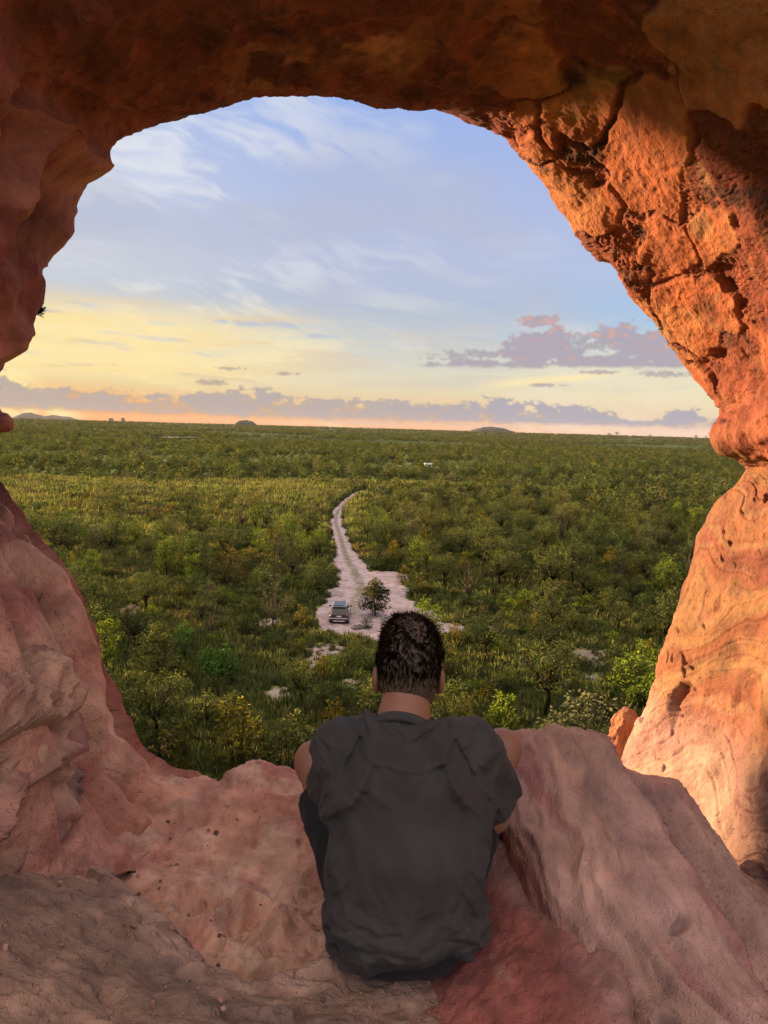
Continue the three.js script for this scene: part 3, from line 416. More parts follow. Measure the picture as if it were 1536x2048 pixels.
// ---------------------------------------------------------------- the plain, the sand track, water, far hills
const hash2 = (a, b) => PERM[(PERM[a & 255] + b) & 255] / 256;
function groundY(x, z) {
  const r = Math.hypot(x, z), a = Math.atan2(x, -z) / DEG;
  return noise(x * 0.012, 0.3, z * 0.012) * 1.2 * ss(60, 260, r) + noise(x * 0.05, 2.3, z * 0.05) * 0.25 * ss(75, 130, r) + ss(2200, 5200, r) * (17 + 5 * noise(x * 0.0006, 4.5, z * 0.0006) - ss(5, -30, a) * 4);
}
function onGround(px, py) { const p = at(px, py, 1), d = V(p.x, p.y - EYE, p.z); const k = -EYE / d.y; const q = V(d.x * k, 0, d.z * k); q.y = groundY(q.x, q.z); return q; }
// centre line of the track and the clearing, from the photograph's pixels to the ground
const TRACK = [[748, 974, 1.3], [720, 986, 1.4], [693, 1004, 1.4], [675, 1022, 1.45], [671, 1042, 1.45], [679, 1070, 1.4], [688, 1100, 1.5], [697, 1125, 1.9], [712, 1150, 2.4], [722, 1175, 2.4], [712, 1200, 2.3], [700, 1235, 2.3]].map(([x, y, w]) => ({ p: onGround(x, y), w }));
const CLEAR = [[620, 1235], [650, 1205], [668, 1180], [690, 1150], [752, 1143], [822, 1156], [800, 1174], [822, 1205], [882, 1236], [918, 1264], [860, 1272], [780, 1290], [720, 1275], [660, 1268]].map(([x, y]) => onGround(x, y));
const PATCHES = [[650, 1312, 2.2], [1185, 1312, 1.8], [540, 1250, 1.5], [700, 1372, 1.0], [250, 1225, 2.0], [985, 1262, 1.4], [560, 1390, 1.2], [1190, 1360, 1.2]].map(([x, y, r]) => ({ p: onGround(x, y), r }));
function trackDist(x, z) {                      // [metres from the centre line, half width there]
  let d = 1e9, w = 1;
  for (let i = 1; i < TRACK.length; i++) { const a = TRACK[i - 1].p, b = TRACK[i].p, ex = b.x - a.x, ez = b.z - a.z, t = clamp(((x - a.x) * ex + (z - a.z) * ez) / (ex * ex + ez * ez)), q = Math.hypot(x - a.x - ex * t, z - a.z - ez * t); if (q < d) { d = q; w = lerp(TRACK[i - 1].w, TRACK[i].w, t); } }
  return [d, w];
}
function bare(x, z) {                           // 0 grown over .. 1 bare sand
  if (z < -260 || z > -30 || Math.abs(x) > 60) return 0;
  const n = fbm(x * 0.35, 3, z * 0.35, 4) * 0.9, [d, w] = trackDist(x, z), c = polyDist(CLEAR, x, z);
  let b = Math.max(ss(0.5, -0.45, d - w + n * 0.8), ss(0.9, -0.5, c + n * 1.5));
  for (const k of PATCHES) b = Math.max(b, 0.55 * ss(1.1, 0.4, Math.hypot(x - k.p.x, (z - k.p.z) * 0.6) / k.r + n * 0.6));
  return b;
}
const plainTex = tiled(1024, (u, v) => { const a = pfbm(u, v, 8, 7, 17, 0.66), b = pnoise(u, v, 128, 51); return [200 + 60 * a + 22 * b, 200 + 56 * a + 20 * b, 196 + 50 * a + 20 * b]; });
const plainMat = new THREE.MeshPhysicalMaterial({ name: 'grass and soil', specularIntensity: 0.05, vertexColors: true, roughness: 1, map: repeat(plainTex, 0.22), bumpMap: repeat(plainTex, 0.3), bumpScale: 0.12 });
{ // one sheet in rings out to the horizon
  const R = [0.5]; while (R[R.length - 1] < 17000) R.push(R[R.length - 1] * (R[R.length - 1] < 30 ? 1.2 : R[R.length - 1] < 150 ? 1.0055 : 1.03) + 0.2);
  const NA = 900, nr = R.length, P = [], C = [], T = [], I = [];
  for (const r of R) for (let i = 0; i <= NA; i++) {
    const f = i / NA * 2 - 1, a = Math.PI * (0.22 * f + 0.78 * f * f * f), x = Math.sin(a) * r, z = -Math.cos(a) * r;    // finer towards the view
    P.push(x, groundY(x, z), z); T.push(x, z);
    const m = fbm(x * 0.02, 1, z * 0.02, 4), n = fbm(x * 0.16, 5, z * 0.16, 4), far = ss(180, 700, r);
    let c = mix3([0.2, 0.255, 0.062], [0.31, 0.33, 0.085], ss(-0.3, 0.4, n + m * 0.4)); c = mix3(c, [0.19, 0.14, 0.075], ss(0.15, 0.5, fbm(x * 0.09 + 7, 2, z * 0.09, 4)) * 0.7 * (1 - far)); c = mix3(c, [0.07, 0.085, 0.028], ss(-0.1, -0.5, m + n * 0.5) * 0.5);
    c = mix3(c, mix3([0.075, 0.1, 0.033], [0.125, 0.145, 0.048], ss(-0.2, 0.4, fbm(x * 0.0045, 8, z * 0.0012, 5))), far);
    const bs = r < 230 ? bare(x, z) : 0; c = mix3(c, [0.3, 0.235, 0.165], ss(0.05, 0.5, bs) * 0.9); C.push(...c);
  }
  for (let j = 0; j < nr - 1; j++) for (let i = 0; i < NA; i++) { const a = j * (NA + 1) + i, b = a + NA + 1; I.push(a, a + 1, b, a + 1, b + 1, b); }
  const g = new THREE.BufferGeometry(); g.setAttribute('position', new THREE.Float32BufferAttribute(P, 3)); g.setAttribute('color', new THREE.Float32BufferAttribute(C, 3)); g.setAttribute('uv', new THREE.Float32BufferAttribute(T, 2)); g.setIndex(I); g.computeVertexNormals();
  structure('ground', g, plainMat, 'wide green savanna plain reaching the horizon');
}
{ // pale pink sand of track and clearing: cells of a fine grid, kept where the ground is bare
  const x0 = -24, x1 = 16, z0 = -215, z1 = -46, cx = 0.22, nx = Math.round((x1 - x0) / cx), P = [], C = [], T = [], I = [], map = new Map();
  const cell = (z) => 0.22 + ss(-80, -215, z) * 0.3, Z = [z1]; while (Z[Z.length - 1] > z0) Z.push(Z[Z.length - 1] - cell(Z[Z.length - 1]));
  const val = Z.map((z) => { const r = new Float32Array(nx + 1); for (let i = 0; i <= nx; i++) r[i] = bare(x0 + i * cx, z); return r; });
  const vert = (i, j) => {
    const key = j * 4096 + i; if (map.has(key)) return map.get(key);
    const x = x0 + i * cx, z = Z[j], b = val[j][i], [d, w] = trackDist(x, z), n = fbm(x * 0.9, 4, z * 0.9, 4), rut = Math.exp(-Math.pow((d - w * 0.52) / (w * 0.28), 2)), mid = ss(0.34, 0.12, d / w + n * 0.25) * ss(-62, -76, z);
    P.push(x, groundY(x, z) + 0.07 + 0.05 * Math.min(1, Math.max(0, b - 0.25)) - rut * 0.09 + n * 0.05 + mid * 0.06, z); T.push(x, z);
    let c = mix3([0.36, 0.265, 0.235], [0.44, 0.335, 0.305], ss(-0.3, 0.3, n)); c = mix3(c, [0.5, 0.39, 0.365], rut * 0.6); c = mix3(c, [0.16, 0.155, 0.07], mid * ss(-0.6, 0.1, n)); c = mix3(c, [0.22, 0.15, 0.12], ss(0.15, 0.5, fbm(x * 1.3, 8, z * 0.5, 4)) * 0.5); c = mix3(c, [0.26, 0.22, 0.13], ss(0.75, 0.3, b)); C.push(...c);
    map.set(key, P.length / 3 - 1); return P.length / 3 - 1;
  };
  for (let j = 0; j < Z.length - 1; j++) for (let i = 0; i < nx; i++) if (val[j][i] + val[j][i + 1] + val[j + 1][i] + val[j + 1][i + 1] > 1.3) { const a = vert(i, j), b = vert(i + 1, j), c = vert(i, j + 1), d = vert(i + 1, j + 1); I.push(a, b, c, b, d, c); }
  const g = new THREE.BufferGeometry(); g.setAttribute('position', new THREE.Float32BufferAttribute(P, 3)); g.setAttribute('color', new THREE.Float32BufferAttribute(C, 3)); g.setAttribute('uv', new THREE.Float32BufferAttribute(T, 2)); g.setIndex(I); g.computeVertexNormals();
  structure('sand_track', g, new THREE.MeshStandardMaterial({ name: 'pale sand', vertexColors: true, roughness: 1, map: repeat(grainColor, 0.25), bumpMap: repeat(plainTex, 0.35), bumpScale: 0.06 }), 'pale pink sand track winding from the clearing into the savanna');
}
{ // shallow water far out on the left
  const wet = new THREE.MeshStandardMaterial({ name: 'still water', color: new THREE.Color().setRGB(0.12, 0.13, 0.14), roughness: 0.06 });
  const pool = (name, pts, label) => { const s = new THREE.Shape(); pts.forEach(([x, y], i) => { const p = onGround(x, y); i ? s.lineTo(p.x, -p.z) : s.moveTo(p.x, -p.z); }); const g = new THREE.ShapeGeometry(s); g.rotateX(-Math.PI / 2); g.translate(0, 1.6, 0); structure(name, g, wet, label); };
  pool('pond_water', [[205, 873], [250, 872], [300, 872], [345, 874], [395, 875], [392, 878], [340, 879], [290, 877], [240, 875]], 'long bright strip of water far out on the left of the plain');
  pool('pool_water', [[478, 882], [515, 884], [512, 887], [484, 885]], 'short bright pool to the right of the long strip of water');
}
const farRock = new THREE.MeshStandardMaterial({ name: 'wooded hillside', roughness: 1, color: new THREE.Color().setRGB(0.07, 0.075, 0.045), map: repeat(plainTex, 0.01) });
function hill(name, label, px, py, dist, wide, high, flat = 2, seed = 1) {
  const p = at(px, py, dist); p.y = groundY(p.x, p.z) - 3;
  const geo = sheet(64, 32, (u, v) => { const a = u * 2 * Math.PI, r = v, x = Math.cos(a) * r * wide / 2, z = Math.sin(a) * r * wide * 0.3; return V(x, high * Math.pow(1 - Math.pow(r, flat), 1.3), z); }, (q, u, v) => (fbm(q.x / wide * 5 + seed, seed, q.z / wide * 5, 4)) * high * 0.3 * (1 - v), () => [1, 1, 1]);
  const m = new THREE.Mesh(geo, farRock); m.name = numbered(name); m.position.copy(p); m.userData.kind = 'structure'; m.userData.label = label; scene.add(m); return shade(m);
}
hill('hill', 'low dark knoll on the horizon left of the middle', 491, 846, 5200, 200, 44, 3, 2);
hill('hill', 'broad low hill on the horizon right of the middle', 985, 862, 5600, 430, 46, 3, 5);
hill('hill', 'highest of the blue hills on the far left horizon', 58, 838, 15000, 900, 150, 2, 9);
hill('hill', 'long low ridge beside the blue hills on the far left horizon', 112, 838, 15500, 1300, 110, 2, 12);
hill('hill', 'small table hill, left one of two on the left horizon', 222, 842, 13000, 110, 70, 6, 15);
hill('hill', 'small table hill, right one of two on the left horizon', 246, 842, 13000, 80, 84, 6, 19);
// ---------------------------------------------------------------- trees, shrubs, grass
const foliage = (r, g, b) => new THREE.MeshPhysicalMaterial({ name: 'leaves', vertexColors: true, color: new THREE.Color().setRGB(r, g, b), roughness: 0.9, transmission: 0.5, thickness: 0, specularIntensity: 0.25, side: THREE.DoubleSide });
const LEAF = { olive: foliage(0.40, 0.48, 0.13), green: foliage(0.29, 0.42, 0.105), dark: foliage(0.21, 0.30, 0.085), yellow: foliage(0.62, 0.56, 0.085), lime: foliage(0.58, 0.82, 0.085), grey: foliage(0.42, 0.46, 0.22), rust: foliage(0.44, 0.38, 0.11), fresh: foliage(0.3, 0.7, 0.1) };
const bark = new THREE.MeshStandardMaterial({ name: 'bark', color: new THREE.Color().setRGB(0.11, 0.085, 0.065), roughness: 1, map: repeat(grainColor, 2) });
const paleBark = new THREE.MeshStandardMaterial({ name: 'pale bark', color: new THREE.Color().setRGB(0.32, 0.27, 0.22), roughness: 1, map: repeat(grainColor, 2) });
const blossomMat = new THREE.MeshStandardMaterial({ name: 'blossom', color: new THREE.Color().setRGB(0.72, 0.66, 0.5), roughness: 0.9, side: THREE.DoubleSide });
class Soup {                                    // collects leaves and stems
  constructor() { this.p = []; this.n = []; this.c = []; this.i = []; this.t = []; }
  leaf(x, y, z, dx, dy, dz, sx, sy, sz, w, l, col, bend = 0.25) {   // pointing along d, broad along s
    const k = this.p.length / 3, nx = dy * sz - dz * sy, ny = dz * sx - dx * sz, nz = dx * sy - dy * sx;
    this.p.push(x, y, z, x + dx * l * 0.5 + sx * w, y + dy * l * 0.5 + sy * w, z + dz * l * 0.5 + sz * w, x + dx * l - nx * l * bend, y + dy * l - ny * l * bend, z + dz * l - nz * l * bend, x + dx * l * 0.5 - sx * w, y + dy * l * 0.5 - sy * w, z + dz * l * 0.5 - sz * w);
    for (let q = 0; q < 4; q++) { this.n.push(nx, ny, nz); this.c.push(col, col, col); this.t.push(0, 0); }
    this.i.push(k, k + 1, k + 2, k, k + 2, k + 3);
  }
  tube(points, r0, r1, sides = 5) {
    const k0 = this.p.length / 3, up = V(0.31, 0.2, 0.93), a = V(), b = V(), d = V();
    points.forEach((p, j) => {
      d.subVectors(points[Math.min(points.length - 1, j + 1)], points[Math.max(0, j - 1)]).normalize(); a.crossVectors(d, up).normalize(); b.crossVectors(d, a);
      const r = lerp(r0, r1, j / (points.length - 1));
      for (let s = 0; s < sides; s++) { const t = s / sides * 2 * Math.PI, cx = Math.cos(t), sx = Math.sin(t), nx = a.x * cx + b.x * sx, ny = a.y * cx + b.y * sx, nz = a.z * cx + b.z * sx; this.p.push(p.x + nx * r, p.y + ny * r, p.z + nz * r); this.n.push(nx, ny, nz); this.c.push(1, 1, 1); this.t.push(s / sides * 0.4, j * 0.3); }
    });
    for (let j = 0; j < points.length - 1; j++) for (let s = 0; s < sides; s++) { const A = k0 + j * sides + s, B = k0 + j * sides + (s + 1) % sides; this.i.push(A, A + sides, B, B, A + sides, B + sides); }
  }
  geo() { const g = new THREE.BufferGeometry(); g.setAttribute('position', new THREE.Float32BufferAttribute(this.p, 3)); g.setAttribute('normal', new THREE.Float32BufferAttribute(this.n, 3)); g.setAttribute('color', new THREE.Float32BufferAttribute(this.c, 3)); g.setAttribute('uv', new THREE.Float32BufferAttribute(this.t, 2)); g.setIndex(this.i); return g; }
}
function crook(r, a, b, n, wild) { const o = []; for (let i = 0; i <= n; i++) { const t = i / n, q = a.clone().lerp(b, t), k = Math.sin(t * Math.PI) * wild; o.push(q.add(V((r() - 0.5) * k, (r() - 0.5) * k * 0.5, (r() - 0.5) * k))); } return o; }
// crown and trunk of one plant; o: height, spread (crown radius), clear (height of bare stem), clumps, leaves per clump, leaf size, flat (0 round .. 1 umbrella)
function growPlant(seed, o) {
  const r = rng(seed), crown = new Soup(), wood = new Soup(), extra = o.blossom ? new Soup() : null, clumps = [];
  const tall = o.height, c0 = o.clear, top = tall - c0;
  for (let tries = 0; clumps.length < o.clumps && tries < 4000; tries++) {
    const a = r() * 2 * Math.PI, q = Math.pow(r(), 0.5), t = r(), wide = o.flat ? lerp(0.55, 1, ss(0, 0.65, t)) * (1 - 0.55 * ss(0.8, 1, t)) : Math.sqrt(Math.max(0, 1 - Math.pow(Math.abs(t * 1.9 - 0.85), 2.4)));
    if (q < 0.35 && r() < 0.6) continue;
    const lob = 0.72 + 0.5 * Math.abs(Math.sin(a * 2.5 + seed) * Math.cos(a * 1.5 + seed * 2 + t * 3));
    const p = V(Math.cos(a) * q * wide * o.spread * lob, c0 + t * top * (0.78 + 0.3 * r()), Math.sin(a) * q * wide * o.spread * lob);
    if (clumps.some((c) => c.distanceTo(p) < o.gap)) continue;
    clumps.push(p);
  }
  const lean = V((r() - 0.5) * 0.5, 0, (r() - 0.5) * 0.5), fork = V(lean.x, c0 * 0.75 + 0.1, lean.z);
  if (o.stem) {
    wood.tube(crook(r, V(0, -0.2, 0), fork, 5, o.stem * 1.8), o.stem, o.stem * 0.7, 7);
    const tops = clumps.filter((_, i) => i % Math.max(1, Math.floor(clumps.length / 11)) === 0);
    for (const q of tops) { wood.tube(crook(r, fork, q, 5, 0.35 * o.spread * 0.5), o.stem * 0.5, o.stem * 0.09, 5); }
    for (const q of clumps.slice(0, 26)) { const s = tops[Math.floor(r() * tops.length)]; if (s.distanceTo(q) < o.spread) wood.tube(crook(r, s.clone().lerp(fork, 0.4), q, 3, 0.15), o.stem * 0.2, o.stem * 0.06, 3); }
  } else for (const q of clumps.slice(0, 14)) wood.tube(crook(r, V(q.x * 0.15, -0.1, q.z * 0.15), q, 4, 0.15), 0.03, 0.008, 4);
  for (const c of clumps) {
    const tone = 0.62 + 0.62 * r(), hi = ss(c0, tall, c.y), sp = o.gap * (0.62 + 0.4 * r());
    for (let i = 0; i < o.leaves; i++) {
      const a = r() * 2 * Math.PI, b = Math.acos(r() * 2 - 1), q = Math.pow(r(), 0.45) * sp, x = Math.sin(b) * Math.cos(a), y = Math.cos(b), z = Math.sin(b) * Math.sin(a);
      const dx = x + (r() - 0.5) * 1.2, dy = y * 0.6 + 0.25 + (r() - 0.5) * 1.1, dz = z + (r() - 0.5) * 1.2, dl = Math.hypot(dx, dy, dz) || 1, ux = dx / dl, uy = dy / dl, uz = dz / dl;
      let sx = uz * (0.5 + r()), sy = (r() - 0.5) * 0.9, sz = -ux * (0.5 + r()); const dp = sx * ux + sy * uy + sz * uz; sx -= dp * ux; sy -= dp * uy; sz -= dp * uz; const sl = Math.hypot(sx, sy, sz) || 1;
      const L = o.leaf * (0.65 + 0.7 * r());
      crown.leaf(c.x + x * q, c.y + y * q * 0.8, c.z + z * q, ux, uy, uz, sx / sl, sy / sl, sz / sl, L * 0.3, L, tone * (0.8 + 0.4 * r()) * (0.85 + 0.25 * hi));
    }
    if (extra && hi > 0.25 && r() < o.blossom) for (let i = 0; i < 22; i++) { const a = r() * 6.3, q = (0.6 + 0.5 * r()) * sp, b = r() * 1.8; extra.leaf(c.x + Math.cos(a) * Math.sin(b) * q, c.y + Math.cos(b) * q, c.z + Math.sin(a) * Math.sin(b) * q, Math.cos(a), 0.3, Math.sin(a), -Math.sin(a), 0, Math.cos(a), 0.07, 0.17, 1); }
  }
  return { crown: crown.geo(), wood: wood.geo(), blossom: extra && extra.geo() };
}
const SHAPES = {
  round: [11, 12, 13, 14].map((s) => growPlant(s, { height: 4.4, spread: 2.0, clear: 0.7, clumps: 62, leaves: 30, leaf: 0.2, gap: 0.46, stem: 0.11 })),
  umbrella: [21, 22, 23, 24].map((s) => growPlant(s, { height: 5.2, spread: 2.5, clear: 2.4, clumps: 58, leaves: 30, leaf: 0.19, gap: 0.44, stem: 0.14, flat: 1 })),
  slim: [31, 32, 33].map((s) => growPlant(s, { height: 5.6, spread: 1.4, clear: 1.6, clumps: 48, leaves: 26, leaf: 0.19, gap: 0.42, stem: 0.1 })),
  airy: [41, 42, 43].map((s) => growPlant(s, { height: 6.0, spread: 2.1, clear: 1.5, clumps: 50, leaves: 24, leaf: 0.13, gap: 0.42, stem: 0.1 })),
  shrub: [51, 52, 53, 54].map((s) => growPlant(s, { height: 1.7, spread: 1.15, clear: 0.12, clumps: 34, leaves: 26, leaf: 0.15, gap: 0.3 })),
  spray: [61, 62].map((s) => growPlant(s, { height: 2.2, spread: 0.95, clear: 0.3, clumps: 30, leaves: 22, leaf: 0.17, gap: 0.3 })),
};
function plant(name, label, category, shapeName, variant, leafName, pos, scale, turn, group, wood = bark, stretch = 1) {
  const s = SHAPES[shapeName][variant % SHAPES[shapeName].length], g = thing(name, label, category, pos, turn, group);
  g.scale.set(scale, scale * stretch, scale);
  part(category === 'shrub' ? 'stem' : 'trunk', s.wood, wood, g); part(category === 'shrub' ? 'foliage' : 'crown', s.crown, LEAF[leafName], g);
  return g;
}
const taken = [];                               // where something stands already: [x, z, radius]
const free = (x, z, r) => bare(x, z) < 0.3 && (() => { const [d, w] = trackDist(x, z); return d - w > r * 0.7 + ss(-85, -140, z) * (r > 0.6 ? 5 : 2); })() && !taken.some((t) => (t[0] - x) ** 2 + (t[1] - z) ** 2 < (t[2] + r) ** 2);
// the plants that can be told apart, by where their feet stand in the photograph
function special(px, py, ...a) { const p = onGround(px, py); const g = plant(...a.slice(0, 6), p, ...a.slice(6)); taken.push([p.x, p.z, a[6] * (a[3] === 'shrub' || a[3] === 'spray' ? 1.2 : 2.4)]); return g; }
special(1287, 1422, 'tree', 'bright lime-green tree standing just left of the sunlit pillar', 'tree', 'round', 1, 'lime', 1.1, 0.4, undefined);
special(1092, 1440, 'tree', 'tall olive tree with a bare dark trunk right of the seated man', 'tree', 'umbrella', 2, 'olive', 0.98, 1.2, undefined);
special(213, 1352, 'tree', 'small yellow-green tree with a thin trunk beside the left rock wall', 'tree', 'slim', 0, 'lime', 0.8, 0.3, undefined);
special(369, 1335, 'tree', 'slender fresh-green sapling with a thin trunk left of the clearing', 'tree', 'slim', 1, 'fresh', 0.62, 0.8, undefined);
special(372, 1300, 'tree', 'thin rust-coloured tree rising right behind the fresh-green sapling', 'tree', 'slim', 2, 'rust', 0.62, 2.0, undefined);
special(441, 1362, 'shrub', 'dense fresh-green round bush in the open grass on the left', 'shrub', 'shrub', 0, 'fresh', 1.5, 0.4, undefined);
special(735, 1088, 'tree', 'small round tree standing alone close to the right of the track', 'tree', 'umbrella', 1, 'olive', 0.9, 2.2, undefined);
special(1168, 1530, 'shrub', 'broad pale-green leafy shrub at the foot of the rock spire', 'shrub', 'shrub', 2, 'grey', 2.3, 0.7, undefined);
special(478, 1545, 'shrub', 'yellow-flowering bush just beyond the left part of the ledge', 'shrub', 'spray', 0, 'yellow', 1.7, 0.2, undefined);
special(455, 1178, 'tree', 'broad brownish-olive tree in the middle of the left savanna', 'tree', 'round', 2, 'rust', 1.05, 0.9, undefined);
special(118, 1130, 'tree', 'dark spreading tree nearest to the left rock edge', 'tree', 'umbrella', 0, 'dark', 1.2, 1.9, undefined);
special(380, 1078, 'tree', 'dark flat-topped tree out in the left savanna', 'tree', 'umbrella', 3, 'dark', 1.15, 0.2, undefined);
special(640, 1190, 'tree', 'dense dark green bush tree leaning over the left side of the clearing', 'tree', 'round', 3, 'green', 0.95, 0.2, undefined);
special(1120, 1090, 'tree', 'pale grey-green feathery tree in the dense wood on the right', 'tree', 'airy', 0, 'grey', 1.2, 1.0, undefined, paleBark);
special(575, 1565, 'shrub', 'leafy green bush behind the ledge close to the left knee of the man', 'shrub', 'spray', 1, 'olive', 1.5, 2.0, undefined);
special(1000, 1470, 'shrub', 'yellow-green bush behind the right shoulder of the man', 'shrub', 'spray', 0, 'lime', 1.2, 3.0, undefined);
special(905, 1420, 'shrub', 'olive bush beside the neck of the man on the right', 'shrub', 'shrub', 1, 'olive', 1.3, 1.0, undefined);
{ // the white-blossomed bush in the clearing
  const p = onGround(748, 1232), s = growPlant(71, { height: 3.3, spread: 1.6, clear: 0.6, clumps: 66, leaves: 30, leaf: 0.24, gap: 0.36, stem: 0.09, blossom: 0.75 });
  const g = thing('flowering_tree', 'small tree covered in white blossom standing in the clearing beside the car', 'tree', p, 0.6); part('trunk', s.wood, bark, g); part('crown', s.crown, LEAF.olive, g); part('blossom', s.blossom, blossomMat, g); taken.push([p.x, p.z, 2]);
  const q = onGround(352, 1560), t = growPlant(72, { height: 2.6, spread: 1.2, clear: 0.3, clumps: 34, leaves: 22, leaf: 0.16, gap: 0.32, blossom: 0.55 });
  const h = thing('flowering_shrub', 'yellow-green shrub with white flower heads just behind the left end of the ledge', 'shrub', q, 0.3); part('stem', t.wood, bark, h); part('foliage', t.crown, LEAF.yellow, h); part('blossom', t.blossom, blossomMat, h); taken.push([q.x, q.z, 1.4]);
}
for (const [x, y, s] of [[775, 1262, 0.75], [735, 1258, 0.62], [800, 1245, 0.7]]) special(x, y, 'shrub', 'low grass-green bush around the foot of the white-blossomed tree', 'shrub', 'shrub', x, 'green', s, x, 'bushes at the foot of the white-blossomed tree');
for (const [x, y, k, l] of [[935, 1205, 0.8, 'leafless pale tree standing right of the clearing'], [560, 1130, 0.9, 'leafless pale tree out in the left savanna'], [1235, 1185, 1.0, 'leafless pale tree in the right-hand wood']]) { const p = onGround(x, y), g = thing('bare_tree', l, 'tree', p, x), s = SHAPES.airy[x % 3]; g.scale.setScalar(k); part('trunk', s.wood, paleBark, g); taken.push([p.x, p.z, 0.8]); }
// where the wood is thick and where it opens up
function wooded(x, z) {
  const r = Math.hypot(x, z), a = Math.atan2(x, -z) / DEG, n = fbm(x * 0.022, 7, z * 0.022, 3);
  const open = ss(-2, -9, a) * ss(85, 120, r) * ss(300, 200, r) * 0.8 + ss(-1, -5, a) * ss(38, 48, r) * ss(66, 58, r) * 0.6 + ss(6, 2, Math.abs(a - 6)) * ss(58, 62, r) * ss(84, 78, r) * 0.9;
  return clamp(0.5 + n * 0.8 - open * 0.55 + ss(4, 12, a) * ss(60, 90, r) * 0.3, 0.05, 1);
}
const KINDS = [
  ['round', 'olive', 'tree', 'rounded olive-green tree', 'rounded olive-green trees'],
  ['round', 'green', 'tree', 'rounded mid-green tree', 'rounded mid-green trees'],
  ['umbrella', 'olive', 'tree', 'flat-crowned olive tree', 'flat-crowned olive trees'],
  ['umbrella', 'dark', 'tree', 'flat-crowned dark green tree', 'flat-crowned dark trees'],
  ['slim', 'green', 'tree', 'narrow upright green tree', 'narrow green trees'],
  ['airy', 'grey', 'tree', 'thin-leaved grey-green tree', 'thin-leaved grey-green trees'],
  ['slim', 'lime', 'tree', 'narrow yellow-green tree', 'narrow yellow-green trees'],
];
const BUSHES = [
  ['shrub', 'olive', 'shrub', 'low olive shrub', 'low olive shrubs'], ['shrub', 'green', 'shrub', 'low green shrub', 'low green shrubs'],
  ['spray', 'yellow', 'shrub', 'loose yellow-leaved shrub', 'loose yellow-leaved shrubs'], ['spray', 'olive', 'shrub', 'loose upright olive shrub', 'loose upright olive shrubs'], ['shrub', 'lime', 'shrub', 'low yellow-green shrub', 'low yellow-green shrubs'],
];
{
  const r = rng(4242), pick = (a, z) => { const n = noise(a * 0.05 + 3, 5.5, z * 0.05), q = r() + n * 0.35; return q < 0.26 ? 0 : q < 0.46 ? 1 : q < 0.66 ? 2 : q < 0.76 ? 3 : q < 0.85 ? 4 : q < 0.95 ? 5 : 6; };
  let trees = 0, bushes = 0; const count = new Map();
  const NTH = ['nearest', 'second nearest', 'third nearest', 'fourth nearest'];
  const where = (a) => a < -17 ? 'behind the left rock wall' : a < -8 ? 'in the left savanna' : a < -1.5 ? 'on the left side of the track' : a < 7 ? 'on the right side of the track' : a < 15 ? 'in the right-hand wood' : 'beside the sunlit pillar';
  const called = (kind, x, z) => { const w = where(Math.atan2(x, -z) / DEG), key = kind[3] + w, n = count.get(key) ?? 0; count.set(key, n + 1); return n < 4 ? [NTH[n] + ' ' + kind[3] + ' ' + w, kind[4] + ' ' + w] : [kind[3] + ' farther out ' + w + ', one of several', kind[4] + ' ' + w]; }; const farTrees = [], farBushes = [], cand = [];
  for (let i = 0; i < 5200; i++) { const q = Math.sqrt(lerp(31 * 31, 175 * 175, r())), a = (r() * 2 - 1) * 33 * DEG; cand.push([q, Math.sin(a) * q, -Math.cos(a) * q, r(), r(), r()]); }
  cand.sort((a, b) => a[0] - b[0]);
  for (const [q, x, z, u, v, w] of cand) {
    const isTree = u < 0.46, dens = wooded(x, z); if (v > (isTree ? dens : 0.35 + dens * 0.6)) continue;
    if (isTree) {
      const near = ss(46, 38, q), s = 0.5 + 0.65 * Math.pow(w, 1.2) - near * 0.1; if (!free(x, z, s * 1.3)) continue;
      const k = pick(x, z), kind = KINDS[k]; taken.push([x, z, s * 1.1]);
      if (trees < 285) { trees++; const [lb, gp] = called(kind, x, z); plant('savanna_tree', lb, 'tree', kind[0], Math.floor(w * 97), kind[1], V(x, groundY(x, z), z), s, w * 40, gp, kind[1] === 'grey' ? paleBark : bark, 0.9 + 0.25 * v); } else farTrees.push([x, z, s, k, w]);
    } else {
      const s = 0.45 + 0.65 * w; if (!free(x, z, s * 0.5)) continue; const k = Math.floor(clamp(u - 0.46, 0, 0.539) / 0.54 * 5 * 0.999), kind = BUSHES[k]; taken.push([x, z, s * 0.5]);
      if (bushes < 275) { bushes++; const [lb, gp] = called(kind, x, z); plant('savanna_shrub', lb, 'shrub', kind[0], Math.floor(w * 97), kind[1], V(x, groundY(x, z), z), s, w * 40, gp, bark, 0.85 + 0.3 * v); } else farBushes.push([x, z, s, k, w]);
    }
  }
  // farther out the wood reads as a mass
  const mass = new THREE.Group(); mass.name = 'distant_woodland'; mass.userData = { kind: 'stuff', label: 'savanna woodland covering the plain out to the horizon' }; scene.add(mass);
  const M = new THREE.Matrix4(), Q = new THREE.Quaternion(), UP = V(0, 1, 0), col = new THREE.Color();
  const scatter = (name, geo, mat, list) => { if (!list.length) return; const im = new THREE.InstancedMesh(geo, mat, list.length); im.name = name; list.forEach(([x, z, s, , w, st = 1], i) => { M.compose(V(x, groundY(x, z) - (s > 3 ? s * 0.3 : 0), z), Q.setFromAxisAngle(UP, w * 40), V(s, s * st, s)); im.setMatrixAt(i, M); const t = 0.75 + 0.5 * ((w * 37) % 1); im.setColorAt(i, col.setRGB(t * (0.94 + 0.16 * w), t, t * (1.05 - 0.2 * w))); }); im.castShadow = im.receiveShadow = true; mass.add(im); };
  KINDS.forEach((k, i) => { const s = SHAPES[k[0]][0], l = farTrees.filter((t) => t[3] === i); scatter('tree_crowns', s.crown, LEAF[k[1]], l); scatter('tree_trunks', s.wood, bark, l); });
